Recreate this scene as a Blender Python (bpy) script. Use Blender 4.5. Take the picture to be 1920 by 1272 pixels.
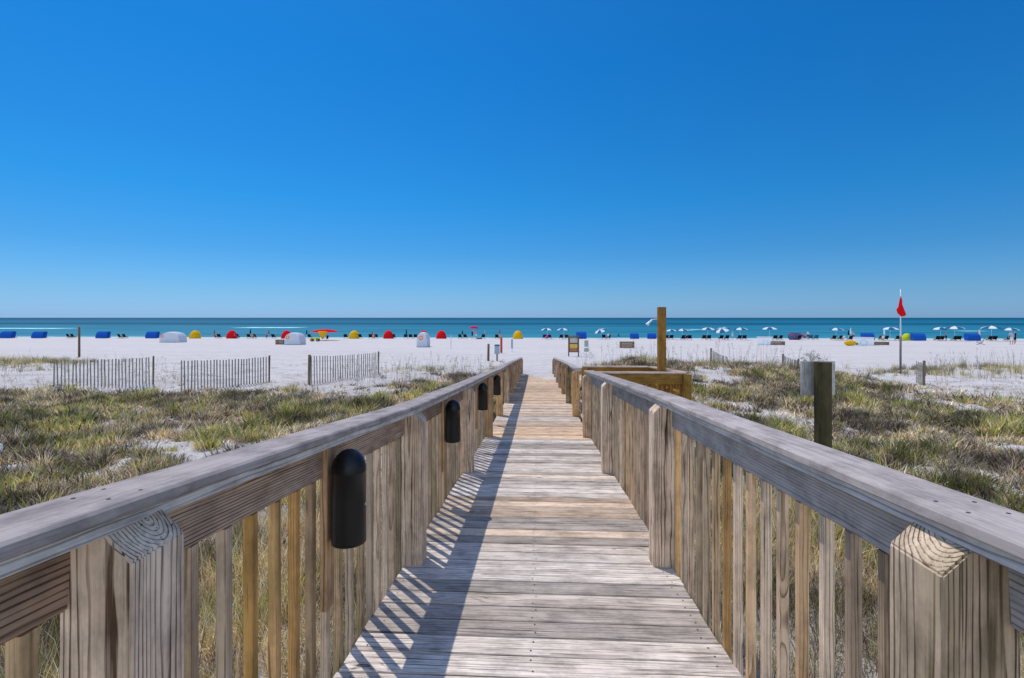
import bpy, bmesh, math, random
import numpy as np
from mathutils import Vector, Matrix
random.seed(7)
RNG = np.random.default_rng(11)
PI = math.pi
for o in list(bpy.data.objects): bpy.data.objects.remove(o)
scn = bpy.context.scene
COL = scn.collection

# ------------------------------------------------------------------ camera
F = 938.0                      # focal length in photo pixels (1920 wide)
YAW = math.atan(48/F)          # the walk runs a little to the right of the lens axis
cam_d = bpy.data.cameras.new('camera'); cam = bpy.data.objects.new('camera', cam_d); COL.objects.link(cam)
cam_d.sensor_width = 36; cam_d.lens = 36*F/1920
cam_d.shift_y = -40/1920
cam_d.clip_start = 0.02; cam_d.clip_end = 60000
cam.location = (0, 0, 0); cam.rotation_euler = (PI/2, 0, YAW)
scn.camera = cam

# ------------------------------------------------------------------ light
SUN_EL = math.radians(60.5)
SUN_DIR = Vector((-0.36, 0.41, 0)).normalized()*math.cos(SUN_EL) + Vector((0, 0, math.sin(SUN_EL)))
w = bpy.data.worlds.new('World'); scn.world = w; w.use_nodes = True
nt = w.node_tree; nt.nodes.clear()
sky = nt.nodes.new('ShaderNodeTexSky'); sky.sky_type = 'NISHITA'; sky.sun_disc = False
sky.sun_elevation = SUN_EL
sky.sun_rotation = math.atan2(SUN_DIR.x, SUN_DIR.y)
sky.altitude = 0; sky.air_density = 1.0; sky.dust_density = 0.3; sky.ozone_density = 3.0
# clear, polarised-looking spring air: the deep blue of the lower sky, unseen overhead sky toned down to deepen shadow fill
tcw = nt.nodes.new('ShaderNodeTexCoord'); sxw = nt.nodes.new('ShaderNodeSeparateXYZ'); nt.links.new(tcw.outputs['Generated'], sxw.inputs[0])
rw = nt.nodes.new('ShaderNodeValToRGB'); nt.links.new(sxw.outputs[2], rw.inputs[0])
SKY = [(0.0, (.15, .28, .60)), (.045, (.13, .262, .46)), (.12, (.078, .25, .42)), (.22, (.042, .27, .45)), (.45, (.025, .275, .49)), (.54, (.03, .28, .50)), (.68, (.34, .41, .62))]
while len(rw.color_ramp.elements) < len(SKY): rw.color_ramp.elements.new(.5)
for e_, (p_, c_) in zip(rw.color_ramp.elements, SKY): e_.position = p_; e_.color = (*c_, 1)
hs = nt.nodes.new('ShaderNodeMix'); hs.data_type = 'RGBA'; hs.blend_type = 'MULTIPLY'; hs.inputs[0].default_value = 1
# the polarised deep blue band lies out to sea; unseen inland sky is brightened and warmed as added fill
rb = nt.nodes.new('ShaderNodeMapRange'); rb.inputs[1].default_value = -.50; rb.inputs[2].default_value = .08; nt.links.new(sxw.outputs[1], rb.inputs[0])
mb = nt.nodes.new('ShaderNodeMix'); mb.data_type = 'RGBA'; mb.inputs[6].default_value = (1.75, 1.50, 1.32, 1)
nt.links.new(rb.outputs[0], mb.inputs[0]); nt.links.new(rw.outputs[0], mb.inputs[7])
bg = nt.nodes.new('ShaderNodeBackground'); bg.inputs['Strength'].default_value = 0.15
wo = nt.nodes.new('ShaderNodeOutputWorld')
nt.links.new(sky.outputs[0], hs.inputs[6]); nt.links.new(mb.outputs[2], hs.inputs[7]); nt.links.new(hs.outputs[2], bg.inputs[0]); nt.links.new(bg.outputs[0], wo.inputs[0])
sl = bpy.data.lights.new('sun', 'SUN'); sl.energy = 2.0; sl.angle = math.radians(0.5); sl.color = (1, 0.955, 0.88)
so = bpy.data.objects.new('sun', sl); COL.objects.link(so)
so.rotation_euler = (-SUN_DIR).to_track_quat('-Z', 'Y').to_euler()
vs = scn.view_settings; vs.view_transform = 'Standard'; vs.look = 'None'; vs.exposure = 0.7; vs.gamma = 1
scn.render.resolution_x = 1024; scn.render.resolution_y = 678

# ------------------------------------------------------------------ projection helpers (measuring from the photo)
RX, RY = math.cos(YAW), math.sin(YAW)
def at(px, d):
    """ground-plan point at photo column px and distance d in front of the lens"""
    xc = (px-960)/F*d
    return xc*RX - d*RY, xc*RY + d*RX
def zrow(row, d): return -(row-596)/F*d
def interp(x, pts):
    xs = [p[0] for p in pts]; ys = [p[1] for p in pts]
    return np.interp(x, xs, ys)

# ------------------------------------------------------------------ numpy noise
def vnoise(x, y, seed=0):
    x = np.asarray(x, float); y = np.asarray(y, float)
    xi = np.floor(x).astype(np.int64); yi = np.floor(y).astype(np.int64)
    fx = x-xi; fy = y-yi; fx = fx*fx*(3-2*fx); fy = fy*fy*(3-2*fy)
    def h(a, b):
        n = (a*374761393 + b*668265263 + seed*1442695041) & 0xffffffff
        n = ((n ^ (n >> 13))*1274126177) & 0xffffffff
        n = n ^ (n >> 16)
        return (n & 0xffff)/65535.0
    return (h(xi, yi)*(1-fx)+h(xi+1, yi)*fx)*(1-fy) + (h(xi, yi+1)*(1-fx)+h(xi+1, yi+1)*fx)*fy
def fbm(x, y, seed=0, octv=4):
    s = 0; a = 0.5
    for i in range(octv):
        s = s + a*vnoise(x*2**i, y*2**i, seed+i*17); a *= 0.5
    return s/(1-0.5**octv)
def sstep(a, b, x):
    t = np.clip((x-a)/(b-a), 0, 1); return t*t*(3-2*t)

# ------------------------------------------------------------------ ground height
def ground(x, y):
    x = np.asarray(x, float); y = np.asarray(y, float)
    z = interp(y, [(-60, -2.3), (0, -2.42), (6, -2.5), (12, -2.65), (20, -2.82), (27, -2.92), (105.8, -4.40), (111, -4.50), (126, -5.2), (300, -9), (1e5, -12)])
    # mound on the right of the walk
    crest = interp(x, [(1.2, 0), (2.4, .55), (4, 1.02), (6.6, .74), (9.2, .74), (11.5, .56), (12.9, .34), (15.5, 0)])
    prof = np.where(y < 21.5, np.exp(-((y-21.5)/5.2)**2), np.exp(-((y-21.5)/3.4)**2))
    prof = np.where(y < 9, prof*0, prof*sstep(8, 13, y))
    z = z + crest*prof
    # low rise left of the walk, and far grass ridges
    z = z + 0.30*np.exp(-((y-28)/2.5)**2)*sstep(-17, -24, x)
    z = z + 0.35*np.exp(-((y-27)/3.0)**2)*sstep(17, 25, x)
    z = z + 0.25*np.exp(-((y-21)/3.0)**2)*np.exp(-((x+3.6)/2.2)**2)
    dk = interp(y, [(18, -2.505), (20.4, -2.64), (22.8, -2.77), (26.5, -2.97)])
    y0 = 23.3 - 2.2*np.clip(x, -1, 1) - .5*np.sin(x*5)
    drift = dk - .05 + .13*sstep(y0-.9, y0+1.2, y)
    z = np.where((np.abs(x) < 1.6) & (y > 18) & (y < 26.5), np.maximum(z, drift*sstep(1.6, 1.1, np.abs(x)) + (z)*(1-sstep(1.6, 1.1, np.abs(x)))), z)
    rough = sstep(34, 24, y)*sstep(1.0, 2.2, np.abs(x))
    z = z + rough*((fbm(x/3.1, y/3.1, 3)-.5)*.42 + (fbm(x*1.6, y*1.6, 5, 3)-.5)*.17 + (vnoise(x*3.1, y*3.1, 8)-.5)*.055)
    z = z + sstep(110, 90, y)*(1-rough)*((fbm(x/1.4, y/1.4, 9, 3)-.5)*.05)
    return z

# ------------------------------------------------------------------ tags and object helpers
def tag(o, label=None, cat=None, group=None, kind=None):
    if label: o['label'] = label
    if cat: o['category'] = cat
    if group: o['group'] = group
    if kind: o['kind'] = kind
    return o
def thing(name, label, cat, loc=(0, 0, 0), rz=0, group=None):
    o = bpy.data.objects.new(name, None); COL.objects.link(o); o.empty_display_size = .2
    o.location = loc; o.rotation_euler = (0, 0, rz)
    return tag(o, label, cat, group)
def link(name, me, parent=None, loc=None):
    o = bpy.data.objects.new(name, me); COL.objects.link(o)
    if parent is not None: o.parent = parent
    if loc is not None: o.location = loc
    return o
def copy_tree(o, parent=None):
    c = o.copy(); COL.objects.link(c)
    if parent is not None: c.parent = parent
    for ch in o.children: copy_tree(ch, c)
    return c

# ------------------------------------------------------------------ node helper
class NT:
    def __init__(s, name):
        s.m = bpy.data.materials.new(name); s.m.use_nodes = True
        s.t = s.m.node_tree; s.t.nodes.clear()
        s.out = s.t.nodes.new('ShaderNodeOutputMaterial')
    def n(s, kind, **kw):
        nd = s.t.nodes.new('ShaderNode'+kind)
        for k, v in kw.items():
            if hasattr(nd, k) and k not in nd.inputs.keys(): setattr(nd, k, v)
            else: s.set(nd.inputs[k.replace('_', ' ')] if k.replace('_', ' ') in nd.inputs.keys() else nd.inputs[k], v)
        return nd
    def set(s, sock, v):
        if isinstance(v, bpy.types.NodeSocket): s.t.links.new(v, sock)
        elif hasattr(sock.default_value, '__len__') and isinstance(v, (tuple, list)):
            if len(sock.default_value) == 4 and len(v) == 3: v = (*v, 1)
            sock.default_value = v
        else: sock.default_value = v
    def math(s, op, a, b=None, c=None, clamp=False):
        nd = s.t.nodes.new('ShaderNodeMath'); nd.operation = op; nd.use_clamp = clamp
        s.set(nd.inputs[0], a)
        if b is not None: s.set(nd.inputs[1], b)
        if c is not None: s.set(nd.inputs[2], c)
        return nd.outputs[0]
    def mix(s, f, a, b, blend='MIX'):
        nd = s.t.nodes.new('ShaderNodeMix'); nd.data_type = 'RGBA'; nd.blend_type = blend
        s.set(nd.inputs[0], f); s.set(nd.inputs[6], a); s.set(nd.inputs[7], b)
        return nd.outputs[2]
    def ramp(s, f, stops, interp='LINEAR'):
        nd = s.t.nodes.new('ShaderNodeValToRGB'); nd.color_ramp.interpolation = interp
        e = nd.color_ramp.elements
        while len(e) < len(stops): e.new(0.5)
        for i, (p, c) in enumerate(stops):
            e[i].position = p
            e[i].color = (c, c, c, 1) if not hasattr(c, '__len__') else (*c, 1)
        s.set(nd.inputs[0], f); return nd.outputs[0]
    def noise(s, vec, scale, detail=3, rough=.5, out=0):
        nd = s.t.nodes.new('ShaderNodeTexNoise'); s.set(nd.inputs['Vector'], vec)
        nd.inputs['Scale'].default_value = scale; nd.inputs['Detail'].default_value = detail; nd.inputs['Roughness'].default_value = rough
        return nd.outputs[out]
    def vmul(s, v, sc):
        nd = s.t.nodes.new('ShaderNodeVectorMath'); nd.operation = 'MULTIPLY'; s.set(nd.inputs[0], v); nd.inputs[1].default_value = sc; return nd.outputs[0]
    def vadd(s, a, b):
        nd = s.t.nodes.new('ShaderNodeVectorMath'); nd.operation = 'ADD'; s.set(nd.inputs[0], a); s.set(nd.inputs[1], b); return nd.outputs[0]
    def bump(s, h, strength=.5, dist=.01, normal=None):
        nd = s.t.nodes.new('ShaderNodeBump'); nd.inputs['Strength'].default_value = strength; nd.inputs['Distance'].default_value = dist
        s.set(nd.inputs['Height'], h)
        if normal is not None: s.set(nd.inputs['Normal'], normal)
        return nd.outputs[0]
    def bsdf(s, col, rough=.7, spec=.3, normal=None, **kw):
        nd = s.t.nodes.new('ShaderNodeBsdfPrincipled'); s.set(nd.inputs['Base Color'], col); s.set(nd.inputs['Roughness'], rough)
        nd.inputs['Specular IOR Level'].default_value = spec
        if normal is not None: s.set(nd.inputs['Normal'], normal)
        for k, v in kw.items(): s.set(nd.inputs[k.replace('_', ' ')], v)
        s.t.links.new(nd.outputs[0], s.out.inputs[0]); return nd

# ------------------------------------------------------------------ wood
def wood(name, light, dark, brown, ring=150, contrast=.75, knots=True, gran=1.0, spec=.2, new=(.50, .25, .07), bleach=0.0, ckt=.27):
    """solid pine: growth rings round a pith, fibres along c, silvered by weather. attributes: gc = coordinate in the timber, rc = per-timber randoms"""
    k = NT(name)
    gc = k.n('Attribute', attribute_name='gc').outputs['Vector']
    rc = k.n('Attribute', attribute_name='rc')
    sp = k.n('SeparateColor'); k.t.links.new(rc.outputs['Color'], sp.inputs[0])
    r1, r2, r3 = sp.outputs[0], sp.outputs[1], sp.outputs[2]
    algae = rc.outputs['Alpha']
    warp = k.noise(k.vmul(gc, (7, 7, 1.1)), 1, 3, .55, 1)
    warp = k.vadd(warp, (-.5, -.5, -.5))
    p = k.vadd(gc, k.vmul(warp, (.022, .022, 0)))
    # knots
    if knots:
        vo = k.n('TexVoronoi', feature='F1'); vo.inputs['Scale'].default_value = 1
        k.set(vo.inputs['Vector'], k.vmul(gc, (5.5, 5.5, 1.9)))
        kd = vo.outputs['Distance']
        vs_ = k.n('SeparateColor'); k.t.links.new(vo.outputs['Color'], vs_.inputs[0]); gate = k.math('GREATER_THAN', vs_.outputs[0], .74)
        kn = k.math('MULTIPLY', gate, k.ramp(kd, [(0.0, .9), (.035, .6), (.055, 1.0), (.075, 0.0)]))
        kr = k.math('MULTIPLY', gate, k.ramp(kd, [(0.0, 1.0), (.36, 0.0)], 'EASE'))
    s3 = k.n('SeparateXYZ'); k.set(s3.inputs[0], p)
    r = k.math('SQRT', k.math('ADD', k.math('MULTIPLY', s3.outputs[0], s3.outputs[0]), k.math('MULTIPLY', s3.outputs[1], s3.outputs[1])))
    if knots: r = k.math('ADD', r, k.math('MULTIPLY', kr, .022))
    ph = k.math('ADD', k.math('MULTIPLY', r, ring), k.math('MULTIPLY', k.noise(k.vmul(gc, (30, 30, 3)), 1, 2, .5), 1.0))
    fr = k.math('FRACT', ph)
    line = k.ramp(fr, [(0, .0), (.62, .10), (.86, 1.1), (.93, 1.0), (1.0, .0)])
    fib = k.noise(k.vmul(gc, (420, 420, 7)), 1, 3, .6)
    fib2 = k.noise(k.vmul(gc, (130, 130, 2.2)), 1, 3, .6)
    patch = k.noise(k.vmul(gc, (14, 14, 2.5)), 1, 4, .6)
    # checks (long thin drying cracks)
    ck = k.noise(k.vmul(gc, (95, 95, 1.3)), 1, 2, .5)
    crack = k.ramp(ck, [(0.0, 1.0), (ckt, 1.0), (ckt+.035, 0.0)])
    line = k.math('MULTIPLY', line, k.ramp(k.noise(k.vmul(gc, (22, 22, 2.0)), 1, 3, .6), [(.30, .35), (.62, 1.0)]))
    f = k.math('MULTIPLY', line, contrast)
    f = k.math('ADD', f, k.math('MULTIPLY', k.math('SUBTRACT', fib2, .5), 1.1*gran))
    f = k.math('ADD', f, k.math('MULTIPLY', k.math('SUBTRACT', fib, .5), .7*gran), clamp=True)
    c = k.mix(f, light, dark)
    cb = k.mix(f, new, tuple(v*.42 for v in new))
    cbr = k.mix(f, brown, tuple(v*.35 for v in brown))
    t = k.math('ADD', k.math('MULTIPLY', r1, .75), k.math('MULTIPLY', k.math('SUBTRACT', patch, .5), .9), clamp=True)
    c = k.mix(t, c, cbr)
    c = k.mix(r3, c, cb)
    if bleach:
        bl = k.ramp(k.noise(k.vmul(gc, (60, 60, 3.0)), 1, 4, .7), [(.50, 0.0), (.66, 1.0)])
        c = k.mix(k.math('MULTIPLY', bl, bleach), c, (.66, .63, .62))
    al = k.math('MULTIPLY', algae, k.ramp(patch, [(.3, 0.0), (.62, 1.0)]))
    c = k.mix(al, c, (.085, .095, .025))
    if knots: c = k.mix(kn, c, (.07, .035, .018))
    c = k.mix(k.math('MULTIPLY', crack, .75), c, (.03, .024, .02))
    br = k.math('ADD', k.math('MULTIPLY', r2, .66), .62)
    c = k.mix(1.0, c, k.n('CombineColor', Red=br, Green=br, Blue=br).outputs[0], 'MULTIPLY')
    gr = k.ramp(k.noise(k.vmul(gc, (9, 9, 5)), 1, 5, .7), [(.33, (.72, .71, .70)), (.58, (1.30, 1.28, 1.25))])
    c = k.mix(1.0, c, gr, 'MULTIPLY')
    h = k.math('SUBTRACT', k.math('MULTIPLY', f, -.6), k.math('MULTIPLY', crack, 1.2))
    k.bsdf(c, .78, spec, k.bump(h, .55, .003))
    return k.m
M = {}
M['post']   = wood('weathered_post_wood', (.76, .60, .45), (.11, .065, .04), (.42, .26, .15), ring=125, contrast=1.15, gran=1.25, ckt=.285)
M['board']  = wood('weathered_rail_wood', (.52, .40, .30), (.04, .024, .016), (.24, .13, .07), ring=110, contrast=1.15, gran=1.3)
M['bal']    = wood('baluster_wood', (.70, .545, .40), (.12, .075, .048), (.36, .23, .13), ring=140, contrast=.85, new=(.66, .33, .07))
M['deck']   = wood('deck_wood', (.62, .545, .47), (.07, .053, .042), (.32, .24, .175), ring=110, contrast=.70, gran=2.1, new=(.68, .44, .24), bleach=.28, ckt=.325)
M['cap']    = wood('cap_wood', (.37, .325, .305), (.14, .12, .115), (.27, .225, .205), ring=60, contrast=.22, gran=1.35, spec=.08, ckt=.215, knots=False)
M['strip']  = wood('subrail_wood', (.46, .44, .42), (.09, .075, .07), (.28, .24, .21), ring=100, contrast=.7)
M['gold']   = wood('fresh_treated_wood', (.30, .165, .032), (.10, .05, .009), (.21, .115, .028), ring=120, contrast=.7, new=(.30, .145, .028))
M['grey']   = wood('grey_old_wood', (.42, .40, .38), (.17, .155, .145), (.26, .225, .20), ring=130, contrast=.6)

def write_attrs(me, gc, rc):
    a = me.attributes.new('gc', 'FLOAT_VECTOR', 'POINT'); a.data.foreach_set('vector', np.asarray(gc, np.float32).ravel())
    a = me.attributes.new('rc', 'FLOAT_COLOR', 'POINT'); a.data.foreach_set('color', np.asarray(rc, np.float32).ravel())
def rnd_rc(grey=(0, .6), bright=(.3, .8), new=0.0, algae=0.0):
    return (random.uniform(*grey), random.uniform(*bright), new, algae)
class Timber:
    """collects timbers (prisms extruded along a line) into one mesh with wood coordinates"""
    def __init__(s): s.v = []; s.f = []; s.gc = []; s.rc = []
    def prism(s, prof, p0, p1, side, rc, pith=None):
        """prof: list of (a,b) in the plane (side, up2); extruded from p0 to p1"""
        p0 = Vector(p0); p1 = Vector(p1); ax = (p1-p0); L = ax.length; ax.normalize()
        sd = Vector(side); sd = (sd-ax*sd.dot(ax)).normalized(); up = ax.cross(sd)
        if pith is None: pith = (random.uniform(-.09, .09), random.uniform(.02, .12)*random.choice((-1, 1)))
        co = random.uniform(0, 60)
        b = len(s.v); n = len(prof)
        for (P, c) in ((p0, 0), (p1, L)):
            for (x, y) in prof:
                s.v.append(P+sd*x+up*y); s.gc.append((x+pith[0], y+pith[1], c+co)); s.rc.append(rc)
        s.f.append([b+i for i in range(n)][::-1]); s.f.append([b+n+i for i in range(n)])
        for i in range(n):
            j = (i+1) % n; s.f.append([b+i, b+j, b+n+j, b+n+i])
    def box(s, p0, p1, w, h, side, rc, ch=.003, pith=None):
        a, b = w/2, h/2
        prof = [(-a+ch, -b), (a-ch, -b), (a, -b+ch), (a, b-ch), (a-ch, b), (-a+ch, b), (-a, b-ch), (-a, -b+ch)]
        s.prism(prof, p0, p1, side, rc, pith)
    def sweep(s, prof, pts, rc):
        """profile (x,z) swept through pts that all share x"""
        pith = (random.uniform(-.09, .09), random.uniform(.03, .12)); co = random.uniform(0, 60); b = len(s.v); n = len(prof)
        for (px_, py_, pz_) in pts:
            for (x, z) in prof: s.v.append(Vector((px_+x, py_, pz_+z))); s.gc.append((x+pith[0], z+pith[1], py_+co)); s.rc.append(rc)
        m = len(pts); s.f.append([b+i for i in range(n)][::-1]); s.f.append([b+(m-1)*n+i for i in range(n)])
        for k in range(m-1):
            for i in range(n):
                j = (i+1) % n; s.f.append([b+k*n+i, b+k*n+j, b+(k+1)*n+j, b+(k+1)*n+i])
    def build(s, name, mat, parent=None):
        me = bpy.data.meshes.new(name); me.from_pydata([tuple(v) for v in s.v], [], s.f)
        write_attrs(me, s.gc, s.rc)
        me.materials.append(mat)
        bm = bmesh.new(); bm.from_mesh(me); bmesh.ops.recalc_face_normals(bm, faces=bm.faces); bm.to_mesh(me); bm.free()
        return link(name, me, parent)

# ------------------------------------------------------------------ plain materials
def plain(name, col, rough=.7, spec=.3, var=.12, scale=3.0, bump=0.0):
    k = NT(name)
    tc = k.n('TexCoord').outputs['Object']
    nz = k.noise(tc, scale, 4, .6)
    c = k.mix(nz, tuple(v*(1-var) for v in col), tuple(min(1, v*(1+var)) for v in col))
    k.bsdf(c, rough, spec, k.bump(nz, bump, .01) if bump else None)
    return k.m
def fabric(name, col):
    k = NT(name); tc = k.n('TexCoord').outputs['Object']
    nz = k.noise(tc, 4, 3, .5)
    c = k.mix(nz, tuple(v*.85 for v in col), col)
    d = k.n('BsdfDiffuse'); k.set(d.inputs[0], c); t = k.n('BsdfTranslucent'); k.set(t.inputs[0], c)
    mx = k.n('MixShader'); mx.inputs[0].default_value = .22
    k.t.links.new(d.outputs[0], mx.inputs[1]); k.t.links.new(t.outputs[0], mx.inputs[2]); k.t.links.new(mx.outputs[0], k.out.inputs[0])
    return k.m
M['black'] = plain('black_plastic', (.004, .0045, .005), .42, .35, .2, 20)
M['blue'] = fabric('royal_blue_canvas', (.02, .115, .50))
M['yellow'] = fabric('yellow_canvas', (.85, .50, .02))
M['lime'] = fabric('lime_canvas', (.62, .70, .05))
M['red'] = fabric('red_canvas', (.80, .015, .02))
M['pink'] = fabric('crimson_canvas', (.62, .02, .10))
M['maroon'] = fabric('dusky_purple_canvas', (.30, .08, .16))
M['white'] = fabric('white_canvas', (.80, .82, .84))
M['tent'] = fabric('pale_tent_canvas', (.68, .70, .76))
M['teal'] = fabric('navy_canvas', (.03, .16, .30))
M['cyan'] = fabric('pale_blue_canvas', (.35, .60, .72))
M['navy'] = fabric('dark_navy_sling', (.012, .018, .05))
M['dark'] = fabric('charcoal_sling', (.02, .022, .025))
M['purple'] = fabric('purple_sling', (.05, .02, .16))
M['metal'] = plain('galvanised_pole', (.45, .47, .50), .45, .5)
M['whitepaint'] = plain('white_paint', (.78, .78, .80), .5, .4, .05)
M['slat'] = wood('fence_slat_wood', (.38, .35, .31), (.12, .10, .09), (.22, .18, .15), ring=130, contrast=.6)
M['brownpaint'] = plain('brown_stained_wood', (.14, .08, .045), .7, .3, .25, 6)
M['skin'] = plain('skin', (.50, .27, .18), .6, .3, .05)
M['orange'] = plain('orange_paint', (.75, .16, .05), .6, .3)
M['greenp'] = plain('green_plastic', (.05, .25, .04), .5, .4)
M['redpaint'] = plain('red_paint', (.48, .03, .02), .6, .3, .2)
M['chrome'] = plain('pale_chrome', (.62, .68, .74), .25, .6, .03)

# ------------------------------------------------------------------ sand ground
def mat_sand():
    k = NT('white_quartz_sand')
    P = k.n('NewGeometry').outputs['Position']
    n1 = k.noise(P, .6, 4, .6); n2 = k.noise(P, 9, 4, .65); n3 = k.noise(P, 120, 3, .6)
    s = k.n('SeparateXYZ'); k.set(s.inputs[0], P)
    c = k.mix(n1, (.56, .51, .475), (.68, .625, .585))
    # litter and bits of dead leaf between the plants
    lit = k.math('MULTIPLY', k.ramp(k.noise(P, 22, 5, .7), [(.50, 0.0), (.60, 1.0)]), k.ramp(k.noise(P, .55, 3, .6), [(.38, 0.0), (.62, .9)]))
    near = k.ramp(k.math('DIVIDE', s.outputs[1], 40), [(.0, 1.0), (.50, 1.0), (.68, 0.0)])
    k2 = k.math('MULTIPLY', lit, near)
    c = k.mix(k2, c, (.30, .235, .165))
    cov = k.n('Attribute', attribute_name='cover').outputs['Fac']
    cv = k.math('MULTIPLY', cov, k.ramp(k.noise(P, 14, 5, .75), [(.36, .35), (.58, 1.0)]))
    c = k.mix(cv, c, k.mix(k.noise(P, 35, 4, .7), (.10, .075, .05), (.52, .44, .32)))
    c = k.mix(k.math('MULTIPLY', n3, .25), c, (.55, .52, .50))
    # wheel tracks and trodden sand on the open beach
    tr = k.noise(k.vmul(P, (.035, .9, 1)), 1, 4, .7); tr2 = k.noise(k.vmul(P, (.9, 1.6, 1)), 1, 5, .75)
    c = k.mix(k.ramp(tr, [(.42, 0.0), (.62, .30)]), c, (.40, .36, .335))
    c = k.mix(k.math('MULTIPLY', k.ramp(tr2, [(.49, 0.0), (.60, .62)]), k.ramp(k.math('DIVIDE', s.outputs[1], 100), [(.20, 1.0), (.5, .35)])), c, (.36, .325, .30))
    # wet band by the water
    wet = k.ramp(k.math('DIVIDE', s.outputs[1], 200), [(.535, 0.0), (.56, .7)])
    c = k.mix(wet, c, (.38, .34, .29))
    h = k.math('ADD', k.math('MULTIPLY', n2, 1.0), k.math('MULTIPLY', n3, .12))
    foot = k.n('TexVoronoi', feature='SMOOTH_F1'); foot.inputs['Scale'].default_value = 3.2; k.set(foot.inputs['Vector'], P)
    h = k.math('ADD', h, k.math('MULTIPLY', foot.outputs['Distance'], .9))
    k.bsdf(c, .9, .12, k.bump(h, .8, .07))
    return k.m
M['sand'] = mat_sand()
def axis(lo, hi, step, far, ratio=1.18):
    a = list(np.arange(lo, hi+1e-6, step))
    s = step; x = hi
    while x < far: s *= ratio; x += s; a.append(x)
    return a
xs = axis(0, 34, .14, 3000); xneg = axis(0, 30, .14, 3000)
xs = np.array([-v for v in xneg[::-1][:-1]] + xs)
ys = axis(-4, 36, .14, 30000, 1.06); ys = np.array([-60., -30., -15., -9., -6.] + list(ys))
X, Y = np.meshgrid(xs, ys); Z = ground(X, Y)
verts = np.stack([X, Y, Z], -1).reshape(-1, 3)
nx, ny = len(xs), len(ys)
idx = np.arange(nx*ny).reshape(ny, nx)
faces = np.stack([idx[:-1, :-1], idx[:-1, 1:], idx[1:, 1:], idx[1:, :-1]], -1).reshape(-1, 4)
def np_mesh(name, verts, faces_flat, loop_total, mat, smooth=False):
    me = bpy.data.meshes.new(name)
    me.vertices.add(len(verts)); me.vertices.foreach_set('co', np.asarray(verts, np.float32).ravel())
    me.loops.add(len(faces_flat)); me.loops.foreach_set('vertex_index', np.asarray(faces_flat, np.int32))
    lt = np.asarray(loop_total, np.int32); ls = np.concatenate([[0], np.cumsum(lt)[:-1]]).astype(np.int32)
    me.polygons.add(len(lt)); me.polygons.foreach_set('loop_start', ls); me.polygons.foreach_set('loop_total', lt)
    if smooth: me.polygons.foreach_set('use_smooth', np.ones(len(lt), bool))
    me.update(calc_edges=True); me.materials.append(mat); return me
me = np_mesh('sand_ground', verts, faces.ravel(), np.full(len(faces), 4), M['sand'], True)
ground_me = me; ground_xy = (X.ravel(), Y.ravel()); tag(link('sand_ground', me), kind='structure')

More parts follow.
